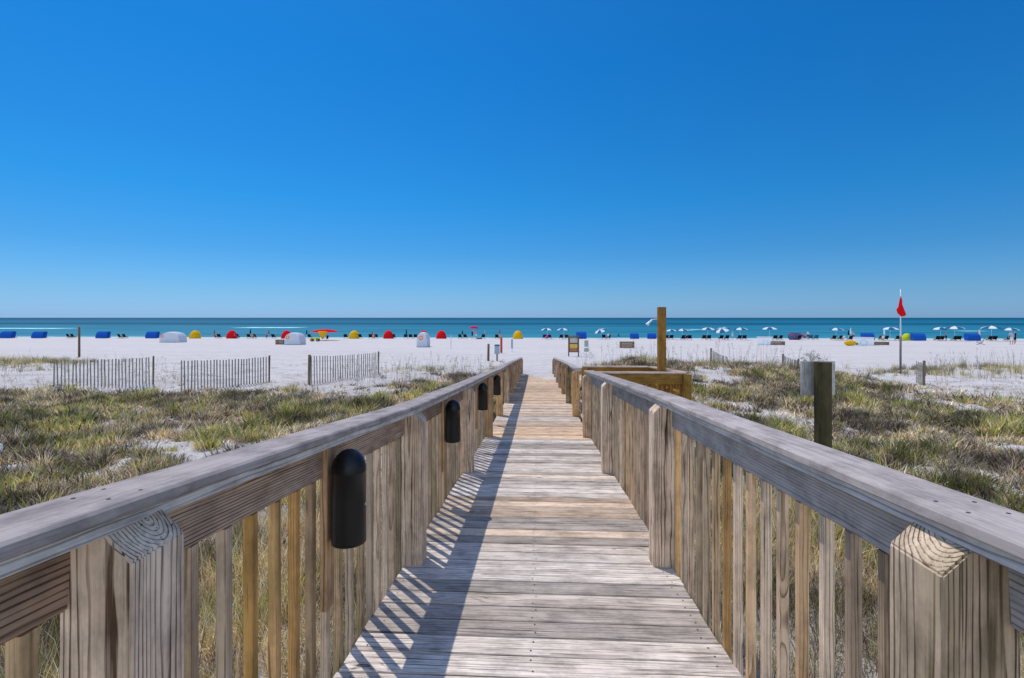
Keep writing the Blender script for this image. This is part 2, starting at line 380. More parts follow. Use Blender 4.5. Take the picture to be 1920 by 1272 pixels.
# ------------------------------------------------------------------ sea
def mat_sea():
    k = NT('gulf_water')
    P = k.n('NewGeometry').outputs['Position']
    s = k.n('SeparateXYZ'); k.set(s.inputs[0], P)
    y = s.outputs[1]
    wob = k.math('MULTIPLY', k.noise(k.vmul(P, (.012, .012, 1)), 1, 3, .5), 40)
    yy = k.math('ADD', y, wob)
    t = k.math('LOGARITHM', k.math('MAXIMUM', yy, 60), 10)       # 1.78 .. 4.4
    t = k.math('DIVIDE', k.math('SUBTRACT', t, 2.0), 2.2, clamp=True)
    c = k.ramp(t, [(0.0, (.07, .21, .28)), (.10, (.028, .15, .25)), (.22, (.02, .135, .24)), (.27, (.002, .06, .12)), (.33, (.012, .115, .22)), (.50, (.001, .08, .165)), (.75, (.0005, .055, .11)), (1.0, (.0005, .032, .065))])
    lg = k.n('CombineXYZ'); k.set(lg.inputs[0], k.math('MULTIPLY', k.math('DIVIDE', s.outputs[0], k.math('MAXIMUM', y, 60)), 2.6)); k.set(lg.inputs[1], k.math('MULTIPLY', k.math('LOGARITHM', k.math('MAXIMUM', y, 60), 10), 26))
    ch = k.noise(lg.outputs[0], 1, 4, .62)
    c = k.mix(k.ramp(ch, [(.34, .95), (.50, 0.0)]), c, k.mix(1.0, c, (.30, .62, .66), 'MULTIPLY'))
    c = k.mix(k.ramp(ch, [(.52, 0.0), (.70, .5)]), c, k.mix(1.0, c, (2.6, 1.25, 1.18), 'MULTIPLY'))
    # foam lines: long breaking swells over the bars
    def band(y0, hw, xa, xb, seed):
        wv = k.math('MULTIPLY', k.math('SUBTRACT', k.noise(k.vadd(k.vmul(P, (.02, 0, 0)), (seed, 0, 0)), 1, 2, .5), .5), 14)
        d = k.math('ABSOLUTE', k.math('SUBTRACT', k.math('ADD', y, wv), y0))
        a = k.math('LESS_THAN', d, hw)
        mid, half = (xa+xb)/2, (xb-xa)/2
        xx = k.math('ABSOLUTE', k.math('SUBTRACT', s.outputs[0], mid))
        b = k.math('SUBTRACT', 1, k.math('DIVIDE', k.math('SUBTRACT', xx, half*.8), half*.2, clamp=True), clamp=True)
        return k.math('MULTIPLY', a, b)
    foam = None
    for (px0, px1, row, hw, sd) in FOAM:
        d = 4.6*F/(row-596); x0, y0 = at(px0, d); x1, y1 = at(px1, d)
        f = band((y0+y1)/2, hw, x0, x1, sd)
        foam = f if foam is None else k.math('MAXIMUM', foam, f)
    brk = k.ramp(k.noise(k.vmul(P, (.25, .5, 1)), 1, 4, .7), [(.36, 0.0), (.5, 1.0)])
    # shore wash
    wash = k.math('MULTIPLY', k.math('LESS_THAN', k.math('ADD', y, k.math('MULTIPLY', k.noise(k.vmul(P, (.05, .2, 1)), 1, 3, .6), 9)), 120.5), .5)
    foam = k.math('MAXIMUM', k.math('MULTIPLY', foam, brk), wash)
    c = k.mix(foam, c, (.60, .67, .72))
    h = k.math('ADD', k.noise(k.vmul(P, (.35, 1.1, 1)), 1, 5, .6), k.math('MULTIPLY', k.noise(k.vmul(P, (.05, .22, 1)), 1, 3, .5), 3))
    nb_ = k.bump(h, .6, .35)
    c = k.mix(1.0, c, (.8, 1.26, 1.08), 'MULTIPLY')
    d = k.n('BsdfDiffuse'); k.set(d.inputs[0], c); k.set(d.inputs['Normal'], nb_)
    g = k.n('BsdfGlossy'); g.inputs['Roughness'].default_value = .35; k.set(g.inputs['Normal'], nb_)
    mx = k.n('MixShader'); mx.inputs[0].default_value = .05
    k.t.links.new(d.outputs[0], mx.inputs[1]); k.t.links.new(g.outputs[0], mx.inputs[2]); k.t.links.new(mx.outputs[0], k.out.inputs[0])
    return k.m
FOAM = [(-60, 146, 616, 7, 1.3), (448, 575, 614.3, 9, 4.1), (1290, 1322, 618, 4, 7.7), (1800, 1845, 621, 3, 9.2), (1268, 1300, 620, 2.5, 12.5)]
M['sea'] = mat_sea()
xs2 = np.array([-30000, -8000, -2500, -800, -300, -100, 0, 100, 300, 800, 2500, 8000, 30000.]); ys2 = np.array([104, 130, 180, 260, 400, 700, 1500, 4000, 10000, 28000.])
X2, Y2 = np.meshgrid(xs2, ys2); v2 = np.stack([X2, Y2, np.full_like(X2, -4.6)], -1).reshape(-1, 3)
i2 = np.arange(len(v2)).reshape(len(ys2), len(xs2)); f2 = np.stack([i2[:-1, :-1], i2[:-1, 1:], i2[1:, 1:], i2[1:, :-1]], -1).reshape(-1, 4)
tag(link('sea', np_mesh('sea', v2, f2.ravel(), np.full(len(f2), 4), M['sea'])), kind='structure')

M['rust'] = plain('rusty_screw', (.05, .035, .03), .6, .4)
# ------------------------------------------------------------------ boardwalk
DECK = [(-4, -1.07), (.95, -1.43), (3.2, -1.592), (5.72, -1.775), (8.16, -1.95), (10.6, -2.085), (13.04, -2.22), (15.5, -2.36), (17.9, -2.50), (20.4, -2.64), (22.8, -2.77), (26.5, -2.97)]
def dz(y): return float(interp(y, DECK))
SCREWS = []
T = Timber(); y = -3.2
i = 0
while y < 26.2:
    wv = .137 + random.uniform(-.002, .002); gap = random.uniform(.008, .014)
    yc = y+wv/2
    new = 0.0
    if 8.0 < yc < 9.75: new = random.uniform(.55, .95)
    elif 9.75 <= yc < 10.9: new = random.uniform(0, .3)
    elif yc >= 10.9: new = random.uniform(.45, .9) if random.random() < .85 else .15
    elif random.random() < .05: new = random.uniform(.2, .45)
    if 4.25 < yc < 4.7: new = random.uniform(.45, .6)
    e0 = random.uniform(-.006, .006); e1 = random.uniform(-.006, .006); h = random.uniform(-.0015, .0015)
    z = dz(yc)+h-.019
    ty = (dz(yc+.05)-dz(yc-.05))/.1
    # a plank: box with its width tilted to the ramp
    side = Vector((0, 1, ty)).normalized()
    T.box((-.858+e0, yc, z+random.uniform(-.001, .001)), (.858+e1, yc, z+random.uniform(-.001, .001)), wv, .038, side, rnd_rc((0, .6), (.0, .95), new), .004)
    if yc < 12:
        for qx in (-.79, -.02, .79):
            for qy in (-.037, .037): SCREWS.append((qx+random.uniform(-.012, .012), yc+qy+random.uniform(-.006, .006), z+qy*ty+.0212))
    y += wv+gap; i += 1
deck = T.build('boardwalk', M['deck']); tag(deck, kind='structure')
def dots(name, pts, r, mat, parent):
    V = []; Fc = []
    for (x, y, z) in pts:
        b = len(V); V += [(x+r*math.cos(i*PI/3), y+r*math.sin(i*PI/3), z) for i in range(6)]; Fc.append(tuple(range(b, b+6)))
    me = bpy.data.meshes.new(name); me.from_pydata(V, [], Fc); me.materials.append(mat); return tag(link(name, me, parent), kind='stuff')
dots('deck_screw', SCREWS, .0045, M['rust'], deck)
T = Timber()
for sx in (-1, 1):
    for (a, b) in zip(DECK[:-1], DECK[1:]):
        T.box((sx*.833, a[0]+.002, a[1]-.16), (sx*.833, b[0]-.002, b[1]-.16), .038, .235, (1, 0, 0), rnd_rc((.2, .7)), .003)
T.build('rim_joist', M['board'], deck)
T = Timber()
for yy in np.arange(-2.5, 20, 2.44):
    for sx in (-.6, .6):
        g = float(ground(sx, yy))
        if dz(yy)-.3 > g-.3: T.box((sx, yy, g-.4), (sx, yy, dz(yy)-.045), .14, .14, (1, 0, 0), rnd_rc((.2, .7)), .004)
T.build('piling', M['post'], deck)

# ------------------------------------------------------------------ railings
POST_Y = [-1.49, .95, 3.2, 5.72, 8.16, 10.6, 13.04, 15.5, 17.9, 20.4, 22.8, 25.2]
POST_L = [-1.53, .875, 3.17, 5.69, 8.13]+POST_Y[5:]; POST_R = [-1.45, .955, 3.24, 5.75, 8.19]+POST_Y[5:]
UL = dict(zip(POST_L, [-.155, -.368, -.590, -.772, -.93, -1.115, -1.25, -1.40, -1.56, -1.72, -1.88, -2.03]))   # underside of the left cap
UR = dict(zip(POST_R, [-.235, -.394, -.531, -.709, -.90, -1.09, -1.225, -1.395, -1.55, -1.715, -1.89, -2.04]))
POST_IN, POST_OUT = .74, .88
def post_mesh(sx, y, ztop, zbot, rc, rec=.030, mat='post'):
    """6x6 post, front face at y, inner top edge cut off at 45 degrees"""
    b = bmesh.new(); L = .14
    bi = .052
    prof = [(POST_OUT, zbot), (POST_IN, zbot), (POST_IN, ztop-rec-.05), (POST_IN+bi, ztop-rec), (POST_OUT, ztop-rec)]
    lo = [b.verts.new((sx*x, y, z)) for x, z in prof]; hi = [b.verts.new((sx*x, y+L, z)) for x, z in prof]
    n = len(prof); b.faces.new(lo); b.faces.new(hi[::-1])
    for i in range(n): b.faces.new([lo[(i+1) % n], lo[i], hi[i], hi[(i+1) % n]])
    bmesh.ops.recalc_face_normals(b, faces=b.faces)
    bmesh.ops.bevel(b, geom=list(b.edges), offset=.004, segments=2, affect='EDGES')
    me = bpy.data.meshes.new('post'); b.to_mesh(me); b.free()
    cx = sx*(POST_IN+POST_OUT)/2; pith = (random.uniform(-.03, .03), random.uniform(-.03, .03)); co = random.uniform(0, 50)
    gc = [(v.co.x-cx+pith[0], v.co.y-y-.07+pith[1], v.co.z+co) for v in me.vertices]
    write_attrs(me, gc, [rc]*len(gc)); me.materials.append(M[mat]); return me
def baluster(par, sx, y, u0, zb, new, x=None, wide=.038, al=0.):
    T = Timber(); xx = sx*(.875 if x is None else x); j = random.uniform(-.003, .003)
    tl = random.uniform(-.004, .004)
    wide = .0315
    T.box((xx+j, y, zb), (xx+j, y+tl, u0), wide, wide, (1, 0, 0), rnd_rc((.2, .9), (.0, .85), new, al), .003)
    return T.build('baluster', M['bal'], par)
def rail_run(par, sx, U, posts, bal_bays, mat_face='board', bal_budget=None, solid=()):
    ps = posts
    for k, y in enumerate(ps):
        rc = rnd_rc((.15, .55), (.3, .7), 0)
        if y > 7: rc = (random.uniform(.3, .9), random.uniform(.3, .7), random.choice((0, .3, .55)) , 0)
        if sx > 0 and .5 < y < 1.5: rc = (.45, .42, 0, .38)
        if abs(y-10.6) < .1: rc = (.3, .6, .75, 0)
        if sx > 0 and abs(y-13.04) < .1: rc = (.8, .2, 0, .9)
        rec = .030
        link('post', post_mesh(sx, y, U[y], dz(y)-.30 if y < 20 else dz(y)-.35, rc, rec), par)
    stuff = Timber()
    # cap and sub-rail run in long lengths over two or three posts
    c = .004; wd, th = .150, .028
    prof = [(-wd/2+c, -th/2), (wd/2-c, -th/2), (wd/2, -th/2+.004), (wd/2, 0), (wd/2, th/2-.006), (wd/2-c-.002, th/2), (-wd/2+c+.002, th/2), (-wd/2, th/2-.006), (-wd/2, 0), (-wd/2, -th/2+.004)]
    c3 = .003; w2, h2 = .088/2, .0285/2
    prof2 = [(-w2+c3, -h2), (w2-c3, -h2), (w2, -h2+c3), (w2, h2-c3), (w2-c3, h2), (-w2+c3, h2), (-w2, h2-c3), (-w2, -h2+c3)]
    def run_pts(ys_, dx, dzz): return [(sx*dx, y, float(interp(y, [(q, U[q]) for q in ps]))+dzz) for y in ys_]
    last = len(ps)-1; cuts = [i for i in range(0, last+1) if i == 0 or i == last or (i-2) % 3 == 0]
    for a_, b_ in zip(cuts[:-1], cuts[1:]):
        ya = ps[a_]+(.07 if a_ else 0)+.0015; yb = ps[b_]+.07-.0015+(.09 if b_ == last else 0)
        mids = [ps[i]+.07 for i in range(a_+1, b_)]
        T = Timber(); T.sweep(prof, run_pts([ya]+mids+[yb], .842, th/2), rnd_rc((.0, .5), (.4, .65))); T.build('top_cap', M['cap'], par)
        T = Timber(); T.sweep(prof2, run_pts([ya]+mids+[yb], .832, -.0190), rnd_rc((.0, .3), (.5, .9))); T.build('sub_rail', M['strip'], par)
    SC = []
    for q_ in ps:
        for dx_ in (-.035, .04):
            for dy_ in (.03, .10): SC.append((sx*(.842+dx_)+random.uniform(-.004, .004), q_+dy_, float(interp(q_+dy_, [(q, U[q]) for q in ps]))+th+.0009))
    dots('cap_screw', SC, .0042, M['rust'], par)
    for k in range(len(ps)-1):
        y0, y1 = ps[k], ps[k+1]; u0, u1 = U[y0], U[y1]
        # cap board, sub-rail strip, face board (one set per bay, butt jointed at the posts)
        a = y0+.07; b = y1+.07
        if k == 0: a = y0
        if k == len(ps)-2: b = y1+.16
        def uu(y): return u0+(u1-u0)*(y-y0)/(y1-y0)
        T = Timber(); f0 = y0+.1415; f1 = y1-.0015
        T.box((sx*.8745, f0, uu(f0)-.0995), (sx*.8745, f1, uu(f1)-.0995), .038, .137, (1, 0, 0), (random.uniform(.3, .9), random.uniform(.2, .6), 0, 0), .006)
        T.build('face_board', M[mat_face], par)
        if bal_bays and y0 in bal_bays:
            n = int(round((y1-y0-.14)/.134)); st = (y1-y0-.14)/(n)
            for q in range(n):
                yb = y0+.14+st*(q+.5)
                new = random.choice((0, 0, 0, 0, .1, 0, .3)) if y0 < 6 else random.choice((0, .2, .6))
                if (sx < 0 and y0 == .875 and q in (3, 4, 5)) or (sx < 0 and y0 < 0 and q == n-3) or (sx > 0 and y0 == .955 and q in (9, 15)): new = random.uniform(.6, .85)
                al = random.choice((0, 0, 0, .2, .45))
                if len([c for c in par.children if c.name.startswith('baluster')]) < 98:
                    baluster(par, sx, yb, uu(yb)-.17, dz(yb)-.22, new, al=al)
                else:
                    stuff.box((sx*.875, yb, dz(yb)-.22), (sx*.875, yb, uu(yb)-.17), .038, .038, (1, 0, 0), rnd_rc((.2, .9), (.1, .7), new, al), .003)
        if y0 in solid:      # close vertical boards
            yb = y0+.205
            while yb < y1-.06:
                stuff.box((sx*.912, yb, dz(yb)-.22), (sx*.912, yb, uu(yb)-.04), .02, .128, (1, 0, 0), rnd_rc((.5, 1), (.0, .4), 0, random.choice((0, .6))), .002)
                yb += .136
    if stuff.v: tag(stuff.build('far_baluster', M['bal'], par), kind='stuff')
left = thing('wooden_railing', 'long weathered railing on the left side of the boardwalk carrying the black lights', 'railing', (0, 0, 0))
rail_run(left, -1, UL, POST_L, set(POST_L[:4]), solid=set(POST_L[6:]))
right = thing('wooden_railing', 'weathered railing on the right of the boardwalk nearest the viewer, without lights', 'railing', (0, 0, 0))
rail_run(right, 1, UR, POST_R[:5], set(POST_R[:4]), mat_face='strip')
farr = thing('wooden_railing', 'short far railing on the right where the boardwalk drops to the beach', 'railing', (0, 0, 0))
rail_run(farr, 1, UR, POST_Y[5:], set(POST_Y[5:]))

# ------------------------------------------------------------------ black hooded lights on the left railing
def tube0(pts, r, n=10):
    b = bmesh.new(); rs = [[b.verts.new((p[0], p[1]+r*math.cos(2*PI*k/n), p[2]+r*math.sin(2*PI*k/n))) for k in range(n)] for p in pts]
    for k in range(n): b.faces.new([rs[0][k], rs[0][(k+1) % n], rs[1][(k+1) % n], rs[1][k]])
    b.faces.new(rs[0][::-1]); b.faces.new(rs[1]); bmesh.ops.recalc_face_normals(b, faces=b.faces); return b
def path_light():
    t = thing('hooded_light', 'nearest black hooded light on the left railing', 'light', group='black hooded lights along the left railing')
    T = Timber()
    T.box((-.015, 0, -.62), (-.015, 0, .03), .03, .075, (1, 0, 0), (.8, .45, .45, 0), .003)
    T.build('mounting_board', M['post'], t)
    b = bmesh.new(); R = .068; n = 28; H = .36
    rings = []
    prof = [(R*.86, -.002), (R*.90, .0), (R, .0), (R*1.0, .012), (R*.985, H*.5), (R*.97, H*.78), (R*1.0, H*.785), (R*1.0, H*.80)]
    for k in range(1, 9):
        a = k/8*PI/2; prof.append((R*math.cos(a)+1e-4, H*.80+.085*math.sin(a)))
    for (r, z) in prof: rings.append([b.verts.new((math.cos(2*PI*i/n)*r, math.sin(2*PI*i/n)*r, z)) for i in range(n)])
    for q in range(len(rings)-1):
        for i in range(n): b.faces.new([rings[q][i], rings[q][(i+1) % n], rings[q+1][(i+1) % n], rings[q+1][i]])
    b.faces.new(rings[0][::-1]); b.faces.new(rings[-1])
    bmesh.ops.recalc_face_normals(b, faces=b.faces)
    for f in b.faces: f.smooth = True
    me = bpy.data.meshes.new('hood'); b.to_mesh(me); b.free(); me.materials.append(M['black'])
    link('hood', me, t, (.075, 0, -.353))
    bobj0 = tube0([(.15, 0, -.20), (.158, 0, -.20)], .006); m_ = bpy.data.meshes.new('hood_screw'); bobj0.to_mesh(m_); bobj0.free(); m_.materials.append(M['metal']); s_ = link('hood_screw', m_, t); s_.location = (-.015, 0, 0)
    return t
LIGHTS = [(1.985, 'nearest and largest black hooded light on the left railing'), (4.47, 'second black hooded light from the viewer on the left railing'),
          (6.95, 'third black hooded light from the viewer on the left railing'), (9.4, 'fourth and smallest black hooded light, just before the orange far post')]
l0 = path_light()
for i, (yy, lb) in enumerate(LIGHTS):
    o = l0 if i == 0 else copy_tree(l0)
    k = max(j for j in range(len(POST_L)) if POST_L[j] < yy); a, b_ = POST_L[k], POST_L[k+1]
    u = UL[a]+(UL[b_]-UL[a])*(yy-a)/(b_-a)
    o.location = (-.836, yy, u-.075); o['label'] = lb

# ------------------------------------------------------------------ side platform of fresh treated timber
PX0, PX1, PY0, PY1 = .96, 2.42, 8.30, 10.62
pl = thing('viewing_platform', 'small square side platform of fresh golden timber with slatted railing', 'platform', (0, 0, 0))
pdz = -1.99
T = Timber(); y = PY0+.08
while y < PY1-.05:
    T.box((.89, y+.07, pdz-.02), (PX1, y+.07, pdz-.02), .137, .036, (0, 1, 0), rnd_rc((.2, .6), (.3, .7), random.uniform(.3, .9)), .003); y += .143
T.build('platform_deck', M['deck'], pl)
def grail(name, x0, y0, z0, x1, y1, z1, inner):
    """a straight run of the platform railing"""
    p0 = Vector((x0, y0, 0)); p1 = Vector((x1, y1, 0)); d = (p1-p0).normalized(); sd = Vector((-d.y, d.x, 0))*inner
    T = Timber(); T.box((x0, y0, z0+.014), (x1, y1, z1+.014), .15, .028, sd, rnd_rc((.1, .4), (.5, .8), .25), .004); T.build('top_cap', M['cap'], pl)
    T = Timber(); q0 = Vector((x0, y0, z0-.085))+sd*.02; q1 = Vector((x1, y1, z1-.085))+sd*.02
    T.box(q0, q1, .036, .165, sd, (.15, .5, .55, .12), .003); T.build('face_board', M['gold'], pl)
    n = int((p1-p0).length/.135)
    for i in range(n):
        t = (i+.5)/n; q = p0.lerp(p1, t)-sd*.021
        T = Timber(); T.box((q.x, q.y, pdz-.1), (q.x, q.y, z0+(z1-z0)*t-.03), .038, .038, sd, (.2, random.uniform(.3, .7), random.uniform(.3, .9), 0), .003)
        T.build('baluster', M['gold'], pl)
    T = Timber(); T.box(tuple(p0+Vector((0, 0, z0-.33))), tuple(p1+Vector((0, 0, z1-.33))), .02, .036, sd, (.2, .8, .4, 0), .003); T.build('middle_rail', M['gold'], pl)
zA, zB = zrow(699.5, 8.35), zrow(688, 10.7)
grail('a', .95, 8.335, zA, PX1, 8.335, zA, -1)
grail('b', .95, PY1+.05, zB, PX1-.1, PY1+.05, zB, -1)
grail('c', PX1+.02, 8.44, zA-.003, PX1-.04, PY1+.08, zB-.003, 1)
for (x, y, zt) in ((PX1+.005, 8.30, zA), (PX1-.06, PY1+.02, zB), (1.0, PY1+.02, zB)):
    T = Timber(); T.box((x, y, float(ground(x, y))-.2), (x, y, zt-.004), .13, .13, (1, 0, 0), (.2, .5, .5, .1), .005); T.build('post', M['gold'], pl)
# tall shower post in its corner
sx_, sy_ = at(1240.5, 9.25)
sh = thing('shower_post', 'tall square golden timber post with small shower head above the side platform', 'shower', (sx_, sy_, 0))
T = Timber(); T.box((0, 0, -2.6), (0, 0, zrow(576, 9.18)), .135, .135, (1, 0, 0), (.1, .25, .75, .0), .005); T.build('post', M['gold'], sh)
def tube(pts, r, n=8, cap=True):
    b = bmesh.new(); rs = []
    pts = [Vector(p) for p in pts]
    for i, p in enumerate(pts):
        t = (pts[min(i+1, len(pts)-1)]-pts[max(i-1, 0)]).normalized()
        a = t.cross(Vector((0, 0, 1)) if abs(t.z) < .9 else Vector((1, 0, 0))).normalized(); c = t.cross(a)
        rr = r[i] if hasattr(r, '__len__') else r
        rs.append([b.verts.new(p+(a*math.cos(2*PI*k/n)+c*math.sin(2*PI*k/n))*rr) for k in range(n)])
    for i in range(len(rs)-1):
        for k in range(n): b.faces.new([rs[i][k], rs[i][(k+1) % n], rs[i+1][(k+1) % n], rs[i+1][k]])
    if cap: b.faces.new(rs[0][::-1]); b.faces.new(rs[-1])
    bmesh.ops.recalc_face_normals(b, faces=b.faces)
    for f in b.faces: f.smooth = n > 6 and len(f.verts) == 4
    return b
def bobj(name, b, mat, parent=None, loc=None):
    me = bpy.data.meshes.new(name); b.to_mesh(me); b.free()
    for m_ in (mat if isinstance(mat, (list, tuple)) else [mat]): me.materials.append(m_)
    return link(name, me, parent, loc)
zs = zrow(599, 9.2)
bobj('shower_arm', tube([(-.06, 0, zs-.01), (-.10, 0, zs+.005), (-.14, 0, zs), (-.17, 0, zs-.005)], .009), M['chrome'], sh)
bobj('shower_head', tube([(-.165, 0, zs-.0), (-.20, 0, zs-.035), (-.235, 0, zs-.066), (-.265, 0, zs-.10), (-.27, 0, zs-.106)], [.016, .018, .02, .036, .034], 14), M['chrome'], sh)

# ------------------------------------------------------------------ round piling with sign panel seen from behind
bx_, by_ = at(1543, 6.0)
sg = thing('panel_post', 'mossy round timber pile with grey square sign panel seen from behind', 'sign post', (bx_, by_, 0), YAW)
gz = float(ground(bx_, by_)); zt = zrow(679, 6.0)
n = 40; T = Timber()
prof = [(.092*math.cos(2*PI*i/n)*(1+random.uniform(-.02, .02)), .092*math.sin(2*PI*i/n)*(1+random.uniform(-.02, .02))) for i in range(n)]
M['pile'] = wood('mossy_pile_wood', (.10, .075, .04), (.008, .006, .004), (.045, .022, .009), ring=45, contrast=1.1, ckt=.36, knots=False)
T.prism(prof, (0, 0, gz-.3), (0, 0, zt-.002), (1, 0, 0), (.5, .3, .0, .35), pith=(.002, .002)); T.build('pile', M['pile'], sg)
x0 = (1502-1543)/F*6.15+.07; x1 = (1564-1543)/F*6.15+.075
T = Timber()
for q_ in range(3):
    xa_ = x0+(x1-x0)*q_/3; xb_ = x0+(x1-x0)*(q_+1)/3-.002
    T.box(((xa_+xb_)/2, .115, zrow(741, 6.1)), ((xa_+xb_)/2, .115, zt), xb_-xa_, .035, (1, 0, 0), (.0, .35+.15*q_, 0, 0), .003)
T.box((x0+.02, .143, zt-.08), (x1-.02, .143, zt-.08), .018, .07, (0, 1, 0), (.3, .4, 0, 0), .003); T.build('sign_panel', M['grey'], sg)
# small white stake at the left edge
x, y = at(2, 9.2); z = float(ground(x, y))
o = bobj('white_stake', tube([(x, y, z-.1), (x, y, z+.28)], [.022, .02], 10), M['whitepaint']); tag(o, 'thin white stake standing in dune grass at the far left edge', 'stake')

# ------------------------------------------------------------------ sand fences
def sand_fence(label, pxa, da, pxb, db, rowa, rowb, n, post_at=(), hh=(None, None), sl=.044):
    xa, ya = at(pxa, da); xb, yb = at(pxb, db)
    t = thing('sand_fence', label, 'fence', ((xa+xb)/2, (ya+yb)/2, 0), 0, 'slatted sand fences on the dunes')
    ox, oy = (xa+xb)/2, (ya+yb)/2
    d = Vector((xb-xa, yb-ya, 0)).normalized()
    tops = []
    for i in range(n):
        k = i/(n-1); X_ = xa+(xb-xa)*k; Y_ = ya+(yb-ya)*k
        sag = -.05*math.sin(PI*k)+random.uniform(-.015, .015)
        zt = zrow(rowa, da)*(1-k)+zrow(rowb, db)*k+sag
        zg = float(ground(X_, Y_))
        T = Timber(); ln = random.uniform(-.02, .02)
        T.box((X_-ox, Y_-oy, min(zg-.05, zt-.5)), (X_-ox+ln, Y_-oy+random.uniform(-.02, .02), zt), sl, .01, d, rnd_rc((.0, .5), (.0, .45)), .001)
        T.build('slat', M['slat'], t); tops.append((X_-ox, Y_-oy, zt))
    for dzv in (-.22, -.80):
        bobj('wire', tube([(a, b, c+dzv) for a, b, c in tops], .006, 5), M['metal'], t)
    for pk, rr in post_at:
        X_ = xa+(xb-xa)*pk; Y_ = ya+(yb-ya)*pk; zt = zrow(rowa, da)*(1-pk)+zrow(rowb, db)*pk+.05
        T = Timber(); T.box((X_-ox, Y_-oy+.03, float(ground(X_, Y_))-.1), (X_-ox+.02, Y_-oy+.03, zt), rr, rr, (1, 0, 0), (.9, .0, 0, .3), .006)
        T.build('post', M['board'], t)
sand_fence('leftmost slatted sand fence, in front of the tall volleyball post', 101, 19.4, 286, 21.0, 674, 670, 29, [(1.0, .05)])
sand_fence('middle one of the three slatted sand fences left of the boardwalk', 340, 18.8, 504, 21.3, 676, 669, 30, [(1.0, .05)])
sand_fence('slatted sand fence nearest the boardwalk with a dark thick left post', 579, 20.6, 709, 24.5, 668, 661, 30, [(0, .09), (1.0, .05)])
sand_fence('small slatted sand fence behind the mound, right of the shower post', 1333, 28, 1363, 22.5, 655, 669, 22, [(0, .08)], sl=.13)
sand_fence('slatted sand fence end just left of the round pile', 1468, 23.5, 1497, 20.0, 666, 676, 20, [(0, .07), (1, .06)], sl=.13)
sand_fence('short leaning sand fence end on open sand right of the flagpole', 1718, 22, 1733, 19.5, 677, 679, 12, [(1, .07)], sl=.12)

# ------------------------------------------------------------------ flagpole and other posts on the sand
def bd(row): return 2.412/((row-596)/F-.0188)
def ground_at(px, d):
    x, y = at(px, d); return x, y, float(ground(x, y))
fx, fy, fz = ground_at(1688.5, 25.6)
M['polegrey'] = plain('weathered_pole', (.13, .11, .11), .6, .3)
fp = thing('flagpole', 'tall thin grey pole flying a red pennant on the sand', 'flagpole', (fx, fy, 0))
bobj('pole', tube([(0, 0, fz-.3), (0, 0, zrow(632, 25.6))], .048, 12), M['polegrey'], fp)
bobj('pole_tip', tube([(0, 0, zrow(632, 25.6)), (0, 0, zrow(592, 25.6)), (0, 0, zrow(543, 25.6))], [.042, .022, .014], 10), M['chrome'], fp)
b = bmesh.new(); s = 25.6/F
out = [(0, 555, 0), (3, 563, .02), (5, 571, .10), (9, 585, .05), (8.5, 591, -.04), (4, 593, -.10), (0, 594, -.04), (-4, 588, .06), (-7.5, 581, .02), (-6.5, 576, -.08), (-3, 565, -.02)]
nu = len(out); cen = b.verts.new((0, -.07, zrow(578, 25.6)))
cb_ = b.verts.new((0, -.045, zrow(578, 25.6)))
vf = [b.verts.new((a*s, c-.03, zrow(r, 25.6))) for a, r, c in out]; vb = [b.verts.new((a*s, c-.005, zrow(r, 25.6))) for a, r, c in out]
for i in range(nu):
    j = (i+1) % nu; b.faces.new([vf[i], vf[j], cen]); b.faces.new([vb[j], vb[i], cb_]); b.faces.new([vf[j], vf[i], vb[i], vb[j]])
bobj('flag', b, M['red'], fp)
x, y, z = ground_at(148.5, bd(670)); H = zrow(613, bd(670))
vp = thing('volleyball_post', 'dark round timber volleyball post on open sand behind the leftmost fence', 'post', (x, y, z))
bobj('pole', tube([(0, 0, -.3), (0, 0, H-z)], [.085, .075], 12), M['brownpaint'], vp)
bobj('net_ring', tube([(.09*math.cos(a), .09*math.sin(a), H-z-.15) for a in np.linspace(0, 2*PI, 13)], .012, 6), M['black'], vp)
x, y, z = ground_at(915.5, bd(677)); o = bobj('wooden_post', tube([(x, y, z-.2), (x+.02, y, zrow(645, bd(677)))], [.085, .08], 12), M['brownpaint']); tag(o, 'short dark round post left of the blue grey box', 'post')
x, y, z = ground_at(932, bd(677))
bx = thing('notice_box', 'blue grey box on a short wooden leg near the boardwalk end', 'box', (x, y, z))
def boxbm(x0, x1, y0, y1, z0, z1, bev=.01, taper=0):
    b = bmesh.new(); bmesh.ops.create_cube(b, size=1)
    for v in b.verts:
        t = taper if v.co.z > 0 else 0
        v.co = Vector(((x0+x1)/2+v.co.x*(x1-x0)*(1-t), (y0+y1)/2+v.co.y*(y1-y0)*(1-t), (z0+z1)/2+v.co.z*(z1-z0)))
    if bev: bmesh.ops.bevel(b, geom=list(b.edges), offset=bev, segments=1, affect='EDGES')
    return b
M['bluegrey'] = plain('blue_grey_plastic', (.26, .34, .42), .5, .4)
bobj('leg', tube([(0, 0, -.1), (0, 0, .52)], .05, 8), M['brownpaint'], bx)
bobj('cabinet', boxbm(-.18, .18, -.14, .14, .5, 1.08, .02, .1), M['bluegrey'], bx)
bobj('lid', boxbm(-.21, .21, -.17, .17, 1.085, 1.17, .02, .25), M['teal'], bx)
x, y, z = ground_at(940, bd(663)); mk = thing('marker_post', 'narrow red upright marker board near the boardwalk end', 'marker', (x, y, z))
bobj('board', boxbm(-.10, .10, -.03, .03, .05, 1.45, .015), M['redpaint'], mk); bobj('stake', tube([(0, .05, -.2), (0, .05, 1.3)], .03, 8), M['brownpaint'], mk)
x, y, z = ground_at(960, bd(660)); mk = thing('thin_sign', 'thin grey upright sign in line with the left railing end', 'sign', (x, y, z))
